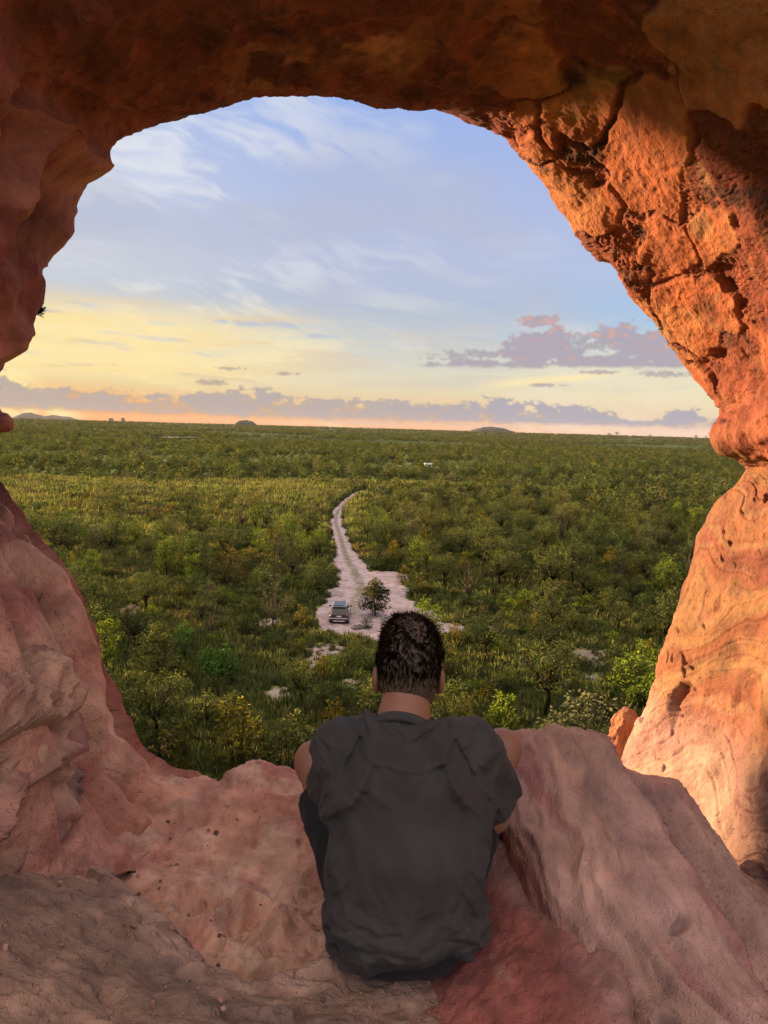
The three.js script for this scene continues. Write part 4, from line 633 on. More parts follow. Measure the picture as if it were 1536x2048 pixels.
  BUSHES.forEach((k, i) => scatter('shrub_foliage', SHAPES[k[0]][1].crown, LEAF[k[1]], farBushes.filter((t) => t[3] === i)));
  const low = [81, 82, 83].map((s) => growPlant(s, { height: 3.9, spread: 2.1, clear: 0.3, clumps: 22, leaves: 11, leaf: 0.62, gap: 0.75 }).crown);
  const far = [[], [], [], [], [], []];
  for (let i = 0; i < 9000; i++) { const q = lerp(170, 340, r()), a = (r() * 2 - 1) * 34 * DEG, x = Math.sin(a) * q, z = -Math.cos(a) * q; if (bare(x, z) > 0.2 || trackDist(x, z)[0] < 6) continue; far[Math.floor(r() * 6)].push([x, z, 0.18 + 0.3 * r(), 0, r(), 0.8]); }
  for (let i = 0; i < 26000; i++) { const q = Math.sqrt(lerp(172 * 172, 900 * 900, r())), a = (r() * 2 - 1) * 34 * DEG, x = Math.sin(a) * q, z = -Math.cos(a) * q, w = r(); if (r() > wooded(x, z) * 0.9 + 0.1 * ss(300, 600, q) || bare(x, z) > 0.2) continue; if (q > 790 && q < 950 && a < -14 * DEG && a > -23 * DEG && Math.abs(q - 870) < 80) continue; far[Math.floor(r() * 6)].push([x, z, 0.55 + 0.75 * r() * r(), 0, w, 0.8 + 0.5 * r()]); }
  for (let i = 0; i < 26000; i++) { const q = 880 * Math.pow(9.5, r()), a = (r() * 2 - 1) * 33 * DEG, x = Math.sin(a) * q, z = -Math.cos(a) * q, w = r(), n = fbm(x * 0.003, 2, z * 0.0015, 3); if (r() > 0.5 + n * 1.3) continue; far[Math.floor(r() * 6)].push([x, z, (0.9 + 0.7 * r()) * Math.pow(q / 880, 0.62), 0, w, 0.8]); }
  ['olive', 'green', 'dark', 'olive', 'green', 'grey'].forEach((m, i) => scatter('far_crowns', low[i % 3], LEAF[m], far[i]));
}
{ // tall grass between the bushes
  const s = new Soup(), r = rng(91);
  for (let i = 0; i < 34; i++) { const a = r() * 6.28, q = Math.sqrt(r()) * 0.3, x = Math.cos(a) * q, z = Math.sin(a) * q, t = 0.22 + 0.36 * r(), lx = (r() - 0.5) * 0.7, lz = (r() - 0.5) * 0.7, l = Math.hypot(lx, 1, lz), b = r() * 6.28; s.leaf(x, 0, z, lx / l, 1 / l, lz / l, Math.cos(b), 0, Math.sin(b), 0.018 + 0.012 * r(), t, 0.7 + 0.6 * r(), 0.15); }
  const pts = [], q = rng(92);
  for (let i = 0; i < 150000 && pts.length < 62000; i++) { const d = Math.sqrt(lerp(30 * 30, 240 * 240, Math.pow(q(), 1.7))), a = (q() * 2 - 1) * 32 * DEG, x = Math.sin(a) * d, z = -Math.cos(a) * d, b = bare(x, z); if (q() < b * 1.25 - 0.05 || q() < ss(110, 170, d) * ss(0.35, 0.75, wooded(x, z))) continue; pts.push([x, z, (0.7 + 0.8 * q()) * (1 + ss(60, 230, d) * 1.8), q(), b]); }
  const im = new THREE.InstancedMesh(s.geo(), foliage(1, 1, 1), pts.length), M = new THREE.Matrix4(), Q = new THREE.Quaternion(), UP = V(0, 1, 0), col = new THREE.Color();
  pts.forEach(([x, z, k, w, b], i) => { const n = fbm(x * 0.07, 3, z * 0.07, 3); k *= 1 - b * 0.6; im.setMatrixAt(i, M.compose(V(x, groundY(x, z) - 0.03, z), Q.setFromAxisAngle(UP, w * 40), V(k, k * (0.8 + 0.5 * w), k))); const c = mix3(mix3([0.28, 0.37, 0.095], [0.43, 0.46, 0.125], clamp(w + n)), [0.32, 0.24, 0.11], ss(0.2, 0.5, fbm(x * 0.1 + 9, 1, z * 0.1, 3)) * 0.7); im.setColorAt(i, col.setRGB(...c)); });
  im.name = 'grass'; im.userData = { kind: 'stuff', label: 'tall green and straw-coloured grass between the bushes' }; im.castShadow = im.receiveShadow = true; scene.add(im);
}
// lone tall trees standing out on the right horizon
for (const [x, d, s] of [[1218, 3900, 4.2], [1234, 3950, 5.4], [1300, 4100, 3.6], [1392, 4000, 4.2], [1412, 4050, 3.4]]) { const p = at(x, 872, d); p.y = groundY(p.x, p.z) + 4; plant('horizon_tree', 'lone tree standing out above the right-hand horizon', 'tree', 'umbrella', x, 'dark', p, s, x, 'lone trees on the right horizon'); }
{ // dry tuft rooted on the rim of the left wall
  const t = new Soup(), r = rng(33), p = at(66, 626, 3.02); for (let i = 0; i < 16; i++) { const a = (r() - 0.35) * 1.7, l = 0.02 + 0.042 * r(), d = V(Math.cos(a), Math.sin(a) * 0.8 + 0.1, (r() - 0.5) * 0.7).normalize(); t.tube([V(0, 0, 0), d.clone().multiplyScalar(l * 0.6), d.clone().multiplyScalar(l).add(V(0, (r() - 0.5) * 0.02, 0))], 0.004, 0.0012, 4); t.leaf(d.x * l * 0.5, d.y * l * 0.5, d.z * l * 0.5, d.x, d.y + 0.3, d.z, 0.2, 0.2, 1, 0.005, 0.03, 1); }
  const g = thing('dry_plant', 'small dry tuft sticking out from the rim of the left rock wall', 'plant', p); part('stem', t.geo(), bark, g);
}
// ---------------------------------------------------------------- things on the plain: car, hut, stone
{
  const paint = new THREE.MeshPhysicalMaterial({ name: 'bronze car paint', color: new THREE.Color().setRGB(0.075, 0.042, 0.033), metalness: 0.3, roughness: 0.38, clearcoat: 0.8, clearcoatRoughness: 0.12 });
  const glass = new THREE.MeshPhysicalMaterial({ name: 'dark car glass', color: new THREE.Color().setRGB(0.012, 0.014, 0.018), roughness: 0.06, specularIntensity: 1 });
  const black = new THREE.MeshStandardMaterial({ name: 'black plastic', color: new THREE.Color().setRGB(0.022, 0.021, 0.02), roughness: 0.7 });
  const silver = new THREE.MeshStandardMaterial({ name: 'satin silver trim', color: new THREE.Color().setRGB(0.62, 0.61, 0.6), metalness: 0.55, roughness: 0.35 });
  const rubber = new THREE.MeshStandardMaterial({ name: 'tyre rubber', color: new THREE.Color().setRGB(0.02, 0.02, 0.02), roughness: 0.9 });
  const red = new THREE.MeshPhysicalMaterial({ name: 'red lamp glass', color: new THREE.Color().setRGB(0.3, 0.015, 0.012), roughness: 0.15, clearcoat: 1 });
  const white = new THREE.MeshStandardMaterial({ name: 'plate white', color: new THREE.Color().setRGB(0.6, 0.6, 0.58), roughness: 0.5 });
  const p = onGround(679, 1251); p.z -= 2.2; p.x -= 0.1;
  const car = thing('parked_car', 'dark bronze SUV with silver roof rails parked on the pale sand, seen from behind', 'car', p, 0.015);
  // body rows along the length (z, rear positive), each a rounded section: half width low/belt, underside, belt height
  const rows = [[2.22, 0.70, 0.72, 0.5, 0.92], [2.18, 0.86, 0.86, 0.36, 1.02], [1.9, 0.92, 0.91, 0.3, 1.08], [1.0, 0.925, 0.915, 0.26, 1.06], [0, 0.925, 0.91, 0.25, 1.03], [-0.9, 0.925, 0.9, 0.26, 1.0], [-1.5, 0.92, 0.87, 0.28, 0.98], [-2.0, 0.88, 0.8, 0.32, 0.9], [-2.25, 0.66, 0.62, 0.42, 0.74]];
  const skin = (rows, sections) => { const P = [], I = []; rows.forEach((r, j) => { const s = sections(r); s.forEach((q) => P.push(q[0], q[1], r[0])); if (j) for (let k = 0; k < s.length; k++) { const a = (j - 1) * s.length + k, b = (j - 1) * s.length + (k + 1) % s.length; I.push(a, a + s.length, b, b, a + s.length, b + s.length); } });
    for (const [o, f] of [[0, 1], [(rows.length - 1) * sections(rows[0]).length, 0]]) { const n = sections(rows[0]).length; for (let k = 1; k < n - 1; k++) f ? I.push(o, o + k, o + k + 1) : I.push(o, o + k + 1, o + k); }
    const g = new THREE.BufferGeometry(); g.setAttribute('position', new THREE.Float32BufferAttribute(P, 3)); g.setIndex(I); g.computeVertexNormals(); return g; };
  part('body', skin(rows, ([, wl, wb, lo, hi]) => { const o = [], h = hi - lo; for (const [x, y] of [[1, 0.12], [1.0, 0.45], [0.99, 0.72], [0.95, 0.93], [0.86, 1], [0.3, 1.02]]) o.push([lerp(wl, wb, y) * x, lo + h * y]); const m = o.map(([x, y]) => [-x, y]).reverse(); return [...o, ...m, [-wl * 0.9, lo], [wl * 0.9, lo]]; }), paint, car);
  const cabin = [[2.12, 0.80, 0.72, 1.0, 1.08], [1.62, 0.83, 0.66, 1.0, 1.62], [1.3, 0.84, 0.66, 1.0, 1.66], [0.2, 0.84, 0.66, 1.0, 1.69], [-0.35, 0.84, 0.65, 1.0, 1.64], [-1.25, 0.8, 0.72, 0.97, 1.04]];
  const cab = part('cabin', skin(cabin, ([, wl, wt, lo, hi]) => [[wl, lo], [lerp(wl, wt, 0.5), lerp(lo, hi, 0.52)], [wt + 0.02, hi - 0.07], [wt - 0.07, hi], [-wt + 0.07, hi], [-wt - 0.02, hi - 0.07], [-lerp(wl, wt, 0.5), lerp(lo, hi, 0.52)], [-wl, lo]]), paint, car);
  const quad = (a, b, c, d, off = 0.006) => { const g = new THREE.BufferGeometry(), n = V().crossVectors(b.clone().sub(a), d.clone().sub(a)).normalize().multiplyScalar(off); g.setAttribute('position', new THREE.Float32BufferAttribute([a, b, c, d].flatMap((q) => q.clone().add(n).toArray()), 3)); g.setIndex([0, 1, 2, 0, 2, 3]); g.computeVertexNormals(); return g; };
  part('rear_window', quad(V(-0.66, 1.13, 2.1), V(0.66, 1.13, 2.1), V(0.58, 1.55, 1.7), V(-0.58, 1.55, 1.7), 0.02), glass, car);
  part('windscreen', quad(V(0.68, 1.08, -1.2), V(-0.68, 1.08, -1.2), V(-0.58, 1.58, -0.45), V(0.58, 1.58, -0.45), 0.02), glass, car);
  part('roof_panel', new RoundedBoxGeometry(1.02, 0.03, 1.75, 2, 0.012).translate(0, 1.685, 0.55), glass, car);
  for (const s of [-1, 1]) {
    for (const [z0, z1, t0, t1] of [[1.62, 0.98, 1.45, 0.98], [0.92, 0.06, 0.92, 0.06], [0, -0.95, 0, -0.42]]) { const q = [V(s * 0.845, 1.1, z0), V(s * 0.845, 1.1, z1), V(s * 0.70, 1.55, t1), V(s * 0.70, 1.55, t0)]; if (s < 0) q.reverse(); part('side_window', quad(...q, 0.014), glass, cab); }
    part('roof_rail', new RoundedBoxGeometry(0.055, 0.05, 2.05, 3, 0.02).translate(s * 0.61, 1.715, 0.55), silver, car);
    part('tail_lamp', new RoundedBoxGeometry(0.32, 0.11, 0.12, 3, 0.03).translate(s * 0.66, 0.96, 2.13), red, car);
    part('side_trim', new RoundedBoxGeometry(0.03, 0.03, 2.4, 2, 0.01).translate(s * 0.895, 1.085, 0.3), silver, car);
    part('side_mirror', new RoundedBoxGeometry(0.22, 0.15, 0.13, 3, 0.04).translate(s * 1.0, 1.14, -0.72), paint, car);
    part('headlamp', new RoundedBoxGeometry(0.34, 0.13, 0.14, 3, 0.03).translate(s * 0.6, 0.78, -2.15), white, car);
    for (const z of [1.38, -1.4]) { const w = new THREE.Group(); w.name = 'wheel'; w.position.set(s * 0.82, 0.36, z); car.add(w); const ty = new THREE.LatheGeometry([[0.24, -0.11], [0.33, -0.115], [0.36, -0.08], [0.362, 0.08], [0.33, 0.115], [0.24, 0.11]].map(([a, b]) => new THREE.Vector2(a, b)), 28); ty.rotateZ(Math.PI / 2); part('tyre', ty, rubber, w); const rm = []; rm.push(new THREE.CylinderGeometry(0.245, 0.245, 0.16, 24).rotateZ(Math.PI / 2)); for (let k = 0; k < 5; k++) rm.push(new THREE.BoxGeometry(0.03, 0.22, 0.05).translate(s * 0.095, 0.12, 0).rotateX(k * 1.2566)); part('rim', mergeGeometries(rm.map((g) => g.toNonIndexed())), silver, w); }
  }
  part('tailgate', new RoundedBoxGeometry(1.3, 0.34, 0.05, 3, 0.02).translate(0, 0.88, 2.215), paint, car);
  part('rear_bumper', new RoundedBoxGeometry(1.78, 0.24, 0.22, 4, 0.07).translate(0, 0.54, 2.16), black, car);
  part('bumper_trim', new RoundedBoxGeometry(1.62, 0.06, 0.08, 3, 0.02).translate(0, 0.66, 2.25), silver, car);
  part('skid_plate', new RoundedBoxGeometry(1.1, 0.08, 0.1, 3, 0.02).translate(0, 0.42, 2.23), silver, car);
  part('number_plate', new RoundedBoxGeometry(0.44, 0.13, 0.015, 2, 0.005).translate(0, 0.86, 2.25), white, car);
  part('spoiler', new RoundedBoxGeometry(1.2, 0.045, 0.26, 3, 0.02).translate(0, 1.645, 1.72), paint, car);
  part('roof_aerial', new THREE.ConeGeometry(0.05, 0.1, 10).translate(0, 1.72, 1.5), black, car);
}
{
  const p = onGround(716, 1259), g = thing('stone', 'dark flat stone lying on the sand right behind the car', 'stone', p, 0.5);
  part('stone_body', stone(V(0, 0.16, 0), V(0.62, 0.22, 0.4), 0.8, (q) => fbm(q.x * 3, q.y * 3, q.z * 3, 4) * 0.12, (q) => { const t = 0.9 + 0.4 * fbm(q.x * 6, q.y * 6, q.z * 6, 3); return [0.14 * t, 0.12 * t, 0.09 * t]; }, 40, 24), sandstone, g);
}
{
  const p = onGround(856, 935), g = thing('hut', 'small white hut with a dark opening among the trees beyond the end of the track', 'hut', p, 0.1);
  const wall = new THREE.MeshStandardMaterial({ name: 'white paint', color: new THREE.Color().setRGB(0.75, 0.74, 0.7), roughness: 0.8 }), dark = new THREE.MeshStandardMaterial({ name: 'dark opening', color: new THREE.Color().setRGB(0.03, 0.03, 0.03), roughness: 0.9 });
  part('wall', new THREE.BoxGeometry(3.4, 2.2, 2.6).translate(0, 1.1 + 0.3, 0), wall, g); part('roof', new THREE.BoxGeometry(3.9, 0.16, 3.1).translate(0, 2.58, 0), wall, g); part('window', new THREE.BoxGeometry(2.2, 0.7, 0.05).translate(0.2, 1.55, 1.31), dark, g);
}
// ---------------------------------------------------------------- the seated man
const smin = (a, b, k) => { const h = clamp(0.5 + 0.5 * (b - a) / k); return lerp(b, a, h) - k * h * (1 - h); };
// closed surface where field(x, y, z) is zero (inside negative), on a grid of cells h between lo and hi: surface nets
function nets(lo, hi, h, field) {
  const nx = Math.ceil((hi.x - lo.x) / h) + 1, ny = Math.ceil((hi.y - lo.y) / h) + 1, nz = Math.ceil((hi.z - lo.z) / h) + 1, F = new Float32Array(nx * ny * nz), id = (i, j, k) => i + nx * (j + ny * k);
  for (let k = 0; k < nz; k++) for (let j = 0; j < ny; j++) for (let i = 0; i < nx; i++) F[id(i, j, k)] = field(lo.x + i * h, lo.y + j * h, lo.z + k * h);
  const at_ = new Int32Array(nx * ny * nz).fill(-1), P = [], I = [];
  for (let k = 0; k < nz - 1; k++) for (let j = 0; j < ny - 1; j++) for (let i = 0; i < nx - 1; i++) {
    let x = 0, y = 0, z = 0, n = 0;
    const f = (a, b, c) => F[id(i + a, j + b, k + c)];
    const edge = (a, b, c, d, e, g) => { const u = f(a, b, c), v = f(d, e, g); if ((u < 0) !== (v < 0)) { const t = u / (u - v); x += a + (d - a) * t; y += b + (e - b) * t; z += c + (g - c) * t; n++; } };
    for (let q = 0; q < 4; q++) { const a = q & 1, b = q >> 1; edge(0, a, b, 1, a, b); edge(a, 0, b, a, 1, b); edge(a, b, 0, a, b, 1); }
    if (n) { at_[id(i, j, k)] = P.length / 3; P.push(lo.x + (i + x / n) * h, lo.y + (j + y / n) * h, lo.z + (k + z / n) * h); }
  }
  const quad = (a, b, c, d, s) => { if (a < 0 || b < 0 || c < 0 || d < 0) return; s ? I.push(a, b, c, a, c, d) : I.push(a, c, b, a, d, c); };
  for (let k = 1; k < nz - 1; k++) for (let j = 1; j < ny - 1; j++) for (let i = 1; i < nx - 1; i++) {
    const s = F[id(i, j, k)] < 0;
    if (s !== F[id(i + 1, j, k)] < 0) quad(at_[id(i, j - 1, k - 1)], at_[id(i, j, k - 1)], at_[id(i, j, k)], at_[id(i, j - 1, k)], s);
    if (s !== F[id(i, j + 1, k)] < 0) quad(at_[id(i - 1, j, k - 1)], at_[id(i - 1, j, k)], at_[id(i, j, k)], at_[id(i, j, k - 1)], s);
    if (s !== F[id(i, j, k + 1)] < 0) quad(at_[id(i - 1, j - 1, k)], at_[id(i, j - 1, k)], at_[id(i, j, k)], at_[id(i - 1, j, k)], s);
  }
  const g = new THREE.BufferGeometry(); g.setAttribute('position', new THREE.Float32BufferAttribute(P, 3)); g.setIndex(I);
  // smooth normals from the field
  const N = new Float32Array(P.length), e = h * 0.7;
  for (let i = 0; i < P.length; i += 3) { const x = P[i], y = P[i + 1], z = P[i + 2]; let a = field(x + e, y, z) - field(x - e, y, z), b = field(x, y + e, z) - field(x, y - e, z), c = field(x, y, z + e) - field(x, y, z - e); const l = Math.hypot(a, b, c) || 1; N[i] = a / l; N[i + 1] = b / l; N[i + 2] = c / l; }
  g.setAttribute('normal', new THREE.BufferAttribute(N, 3));
  g.setAttribute('uv', new THREE.Float32BufferAttribute(Array.from({ length: P.length / 3 }, (_, i) => [P[i * 3] - P[i * 3 + 2] * 0.6, P[i * 3 + 1] + P[i * 3 + 2] * 0.3]).flat(), 2));
  return g;
}
function capsule(a, b, r0, r1, fx = 1) {         // distance to a tapered limb; fx > 1 flattens it front to back
  const dx = b.x - a.x, dy = b.y - a.y, dz = b.z - a.z, L = dx * dx + dy * dy + dz * dz || 1;
  return (x, y, z) => { const px = x - a.x, py = y - a.y, pz = z - a.z, t = clamp((px * dx + py * dy + pz * dz) / L), qx = px - dx * t, qy = py - dy * t, qz = pz - dz * t; return (fx === 1 ? Math.sqrt(qx * qx + qy * qy + qz * qz) : Math.sqrt(qx * qx / (fx * fx) + qy * qy + qz * qz)) - lerp(r0, r1, t); };
}
function ellipsoid(c, r) { return (x, y, z) => { const a = (x - c.x) / r.x, b = (y - c.y) / r.y, d = (z - c.z) / r.z, k = Math.sqrt(a * a + b * b + d * d); return (k - 1) * Math.min(r.x, r.y, r.z); }; }
const union = (list, k) => (x, y, z) => { let d = list[0](x, y, z); for (let i = 1; i < list.length; i++) d = smin(d, list[i](x, y, z), k); return d; };
{
  const J = {
    pelvis: at(800, 1838, 1.75), waist: at(802, 1720, 1.74), chest: at(808, 1590, 1.81), upper: at(810, 1506, 1.87), neck: at(806, 1443, 1.88), nape: at(811, 1406, 1.915), head: at(817, 1348, 1.965),
    shoulderL: at(690, 1505, 1.88), shoulderR: at(930, 1498, 1.88), elbowL: at(672, 1622, 2.12), elbowR: at(986, 1628, 1.97), wristL: at(735, 1650, 2.26), wristR: at(880, 1650, 2.26),
    hipL: at(748, 1815, 1.83), hipR: at(858, 1815, 1.83), kneeL: at(628, 1522, 2.14), kneeR: at(1003, 1497, 2.14), ankleL: at(676, 1752, 2.36), ankleR: at(930, 1745, 2.38),
  };
  const skin = new THREE.MeshPhysicalMaterial({ name: 'skin', color: new THREE.Color().setRGB(0.27, 0.12, 0.068), roughness: 0.55, sheen: 0.15 });
  const man = thing('person', 'person in dark grey t-shirt and black shorts sitting on the ledge, seen from behind', 'person', null);
  const ball = (c, r) => (x, y, z) => Math.hypot(x - c.x, y - c.y, z - c.z) - r;
  const legs = [capsule(J.hipL, J.kneeL, 0.085, 0.052), capsule(J.hipR, J.kneeR, 0.085, 0.052), capsule(J.kneeL, J.ankleL, 0.052, 0.036), capsule(J.kneeR, J.ankleR, 0.052, 0.036)];
  const calf = (a, b) => { const m = a.clone().lerp(b, 0.32).add(V(0, -0.01, 0.03)); return capsule(m, a.clone().lerp(b, 0.6), 0.05, 0.035); };
  const feet = [J.ankleL, J.ankleR].flatMap((a, i) => { const toe = a.clone().add(V(i ? 0.05 : -0.05, -0.055, -0.16)); return [capsule(a.clone().add(V(0, -0.045, 0.03)), toe, 0.036, 0.026, 1.2), ...[-2, -1, 0, 1, 2].map((k) => capsule(toe.clone().add(V(k * 0.017, 0, 0)), toe.clone().add(V(k * 0.019, -0.006, -0.045 + Math.abs(k + (i ? 1 : -1)) * 0.006)), 0.011, 0.0085))]; });
  const arms = [capsule(J.shoulderL, J.elbowL, 0.054, 0.042), capsule(J.shoulderR, J.elbowR, 0.056, 0.043), capsule(J.elbowL, J.wristL, 0.043, 0.028), capsule(J.elbowR, J.wristR, 0.043, 0.028)];
  const hand = (w, s) => { const dir = V(s, -0.15, -0.35).normalize(), pal = w.clone().addScaledVector(dir, 0.085), o = [capsule(w, pal, 0.026, 0.031)]; for (let k = 0; k < 4; k++) { const b = pal.clone().add(V(0, 0.03 - k * 0.019, 0)), l = [0.072, 0.082, 0.076, 0.06][k], m = b.clone().addScaledVector(dir, l * 0.55), e = m.clone().add(V(s * l * 0.25, -0.004, l * 0.5)); o.push(capsule(b, m, 0.0095, 0.0088), capsule(m, e, 0.0088, 0.0075)); } const tb = w.clone().addScaledVector(dir, 0.03).add(V(0, 0.028, 0)); o.push(capsule(tb, tb.clone().add(V(s * 0.035, 0.03, -0.005)), 0.012, 0.010), capsule(tb.clone().add(V(s * 0.035, 0.03, -0.005)), tb.clone().add(V(s * 0.065, 0.035, 0)), 0.010, 0.0085)); return o; };
  const trunk = [capsule(J.pelvis, J.waist, 0.105, 0.1, 1.35), capsule(J.waist, J.chest, 0.1, 0.112, 1.3), capsule(J.chest, J.upper, 0.112, 0.085, 1.35), capsule(J.shoulderL, J.shoulderR, 0.055, 0.055), capsule(J.upper, J.neck, 0.07, 0.058), capsule(J.neck, J.nape, 0.06, 0.056)];
  const limbs = union([...trunk, ...arms, ...legs, calf(J.kneeL, J.ankleL), calf(J.kneeR, J.ankleR)], 0.03), small = union([...feet, ...hand(J.wristL, 1), ...hand(J.wristR, -1)], 0.007);
  const H = J.head, hp = (x, y, z) => H.clone().add(V(x, y, z));
  const skull = union([ellipsoid(hp(0, 0.02, 0.0), V(0.073, 0.098, 0.092)), ellipsoid(hp(0, -0.055, -0.035), V(0.056, 0.068, 0.06)), capsule(hp(0, -0.115, -0.068), hp(0, -0.108, -0.06), 0.022, 0.024)], 0.025);
  const face = union([capsule(hp(0, 0.018, -0.088), hp(0, -0.028, -0.106), 0.008, 0.012), capsule(hp(-0.012, -0.032, -0.096), hp(0.012, -0.032, -0.096), 0.008, 0.008), capsule(hp(-0.02, -0.066, -0.088), hp(0.02, -0.066, -0.088), 0.0065, 0.0065), capsule(hp(-0.018, -0.077, -0.087), hp(0.018, -0.077, -0.087), 0.007, 0.007), capsule(hp(-0.05, 0.03, -0.07), hp(0.05, 0.03, -0.07), 0.012, 0.012)], 0.01);
  const ear = (s) => union([ellipsoid(hp(s * 0.088, -0.012, 0.008), V(0.011, 0.035, 0.02)), ellipsoid(hp(s * 0.079, -0.036, 0.0), V(0.009, 0.014, 0.012))], 0.012), earL = ear(-1), earR = ear(1);
  const socket = (s) => ball(hp(s * 0.031, 0.012, -0.093), 0.014), soL = socket(-1), soR = socket(1);
  const headF = (x, y, z) => { let d = smin(skull(x, y, z), face(x, y, z), 0.016); d = smin(d, Math.min(earL(x, y, z), earR(x, y, z)), 0.008); d = -smin(-d, Math.min(soL(x, y, z), soR(x, y, z)), 0.006); return d; };
  const neckF = union([capsule(J.neck, J.nape, 0.06, 0.056), capsule(J.nape, hp(0, -0.02, 0.01), 0.056, 0.055)], 0.02);
  const B = (list, m) => { const lo = V(9, 99, 9), hi = V(-9, -9, -9); list.forEach((p) => { lo.min(p); hi.max(p); }); return [lo.addScalar(-m), hi.addScalar(m)]; };
  const [blo, bhi] = B(Object.values(J), 0.2);
  const whole = (x, y, z) => Math.min(smin(limbs(x, y, z), y > H.y - 0.22 ? smin(headF(x, y, z), neckF(x, y, z), 0.02) : 1, 0.02), 1);
  const bodyG = nets(blo, bhi, 0.0095, (x, y, z) => smin(whole(x, y, z), 1, 0.001));
  const handG = nets(V(J.wristL.x - 0.03, J.wristL.y - 0.09, J.wristL.z - 0.16), V(J.wristR.x + 0.03, J.wristL.y + 0.09, J.wristL.z + 0.06), 0.0035, small);
  const footG = [J.ankleL, J.ankleR].map((a) => nets(V(a.x - 0.13, a.y - 0.12, a.z - 0.26), V(a.x + 0.13, a.y + 0.03, a.z + 0.09), 0.0045, union(feet, 0.012)));
  const headG = nets(hp(-0.11, -0.15, -0.13), hp(0.11, 0.13, 0.11), 0.0034, headF);
  part('body', mergeGeometries([bodyG, handG, headG, ...footG]), skin, man);
  const eyeM = new THREE.MeshStandardMaterial({ name: 'eye', color: new THREE.Color().setRGB(0.7, 0.68, 0.65), roughness: 0.2 });
  for (const s of [-1, 1]) part('eye', new THREE.SphereGeometry(0.0115, 16, 12).translate(H.x + s * 0.031, H.y + 0.012, H.z - 0.081), eyeM, man);
  // hair: short at the neck, longer and tousled on top
  const hairBase = union([ellipsoid(hp(0, 0.03, 0.012), V(0.082, 0.105, 0.098)), ellipsoid(hp(0, -0.028, 0.035), V(0.07, 0.075, 0.062)), ellipsoid(hp(0.004, 0.118, -0.03), V(0.046, 0.03, 0.06))], 0.03);
  const hair = nets(hp(-0.12, -0.17, -0.13), hp(0.12, 0.19, 0.13), 0.0028, (x, y, z) => {
    const a = x - H.x, b = y - H.y, c = z - H.z; let d = hairBase(x, y, z); if (d > 0.05) return d;
    const top = ss(-0.01, 0.09, b), swirl = a * 30 + fbm(a * 9, b * 9, c * 9, 2) * 3;
    d -= top * (0.002 + 0.0045 * ridge(a * 10 + b * 5, b * 12, c * 9, 2, 0.4)) + 0.0022 * ridge(a * 70 + swirl, b * 16 + a * 10, c * 60, 2) * (0.5 + top) - 0.002;
    const line = -0.083 - 0.35 * Math.max(0, Math.abs(a) - 0.045) * 0 + Math.pow(Math.abs(a) / 0.07, 2) * 0.012;          // nape
    d = Math.max(d, line - b + 0.004 * noise(a * 80, b * 30, c * 80));
    const front = Math.max(-c - 0.052 - ss(0.0, 0.08, b) * 0.03, 0.0) ; if (b < 0.075) d = Math.max(d, -c - 0.03 - ss(-0.02, 0.08, b) * 0.035);
    for (const s of [-1, 1]) d = Math.max(d, 0.032 - Math.hypot((s * a - 0.088) * 1.0, (b + 0.016) * 0.85, c - 0.002));       // clear of the ears
    return d;
  });
  const hairM = new THREE.MeshPhysicalMaterial({ name: 'dark brown hair', color: new THREE.Color().setRGB(0.13, 0.08, 0.048), roughness: 0.55, sheen: 0.4, sheenRoughness: 0.5, sheenColor: new THREE.Color().setRGB(0.3, 0.2, 0.12), vertexColors: true });
  const strands = new Soup(), hr = rng(515), hp_ = hair.attributes.position, hn = hair.attributes.normal, whorl = hp(0.012, 0.14, 0.03);
  for (let i = 0; i < 30000; i++) {
    const k = Math.floor(hr() * hp_.count), P = V(hp_.getX(k), hp_.getY(k), hp_.getZ(k)), N = V(hn.getX(k), hn.getY(k), hn.getZ(k)), top = ss(-0.06, 0.08, P.y - H.y); if (N.y < -0.6) continue;
    const D = P.clone().sub(whorl).add(V(0, -0.02 - 0.1 * (1 - top), 0)); D.x += 0.03 * fbm(P.x * 22, P.y * 22, P.z * 22, 2); D.y += 0.03 * top * noise(P.x * 30, P.y * 30, 7); D.addScaledVector(N, -D.dot(N)).normalize().addScaledVector(N, 0.0 + 0.05 * top * hr()).normalize();
    const S = V().crossVectors(D, N).normalize(), l = (0.008 + 0.013 * top) * (0.6 + 0.7 * hr());
    strands.leaf(P.x - N.x * 0.002, P.y - N.y * 0.002, P.z - N.z * 0.002, D.x, D.y, D.z, S.x, S.y, S.z, 0.0006, l, 0.7 + 0.5 * hr(), 0.2);
  }
  hair.setAttribute('color', new THREE.BufferAttribute(new Float32Array(hp_.count * 3).fill(0.75), 3));
  part('hair', mergeGeometries([hair, strands.geo()]), hairM, man);
  // t-shirt
  const weave = tiled(256, (u, v) => 128 + 60 * Math.sin(u * Math.PI * 2 * 64) * Math.sin(v * Math.PI * 2 * 64) + 40 * pnoise(u, v, 64, 12));
  const blot = tiled(512, (u, v) => 214 + 56 * pfbm(u, v, 4, 7, 77, 0.62));
  const cloth = (name, r, g, b) => new THREE.MeshPhysicalMaterial({ name, color: new THREE.Color().setRGB(r, g, b), roughness: 0.95, sheen: 0.35, sheenRoughness: 0.6, sheenColor: new THREE.Color().setRGB(0.2, 0.18, 0.16), map: repeat(blot, 2), bumpMap: repeat(weave, 9), bumpScale: 0.0012, side: THREE.DoubleSide });
  const slL = J.shoulderL.clone().lerp(J.elbowL, 0.72), slR = J.shoulderR.clone().lerp(J.elbowR, 0.6);
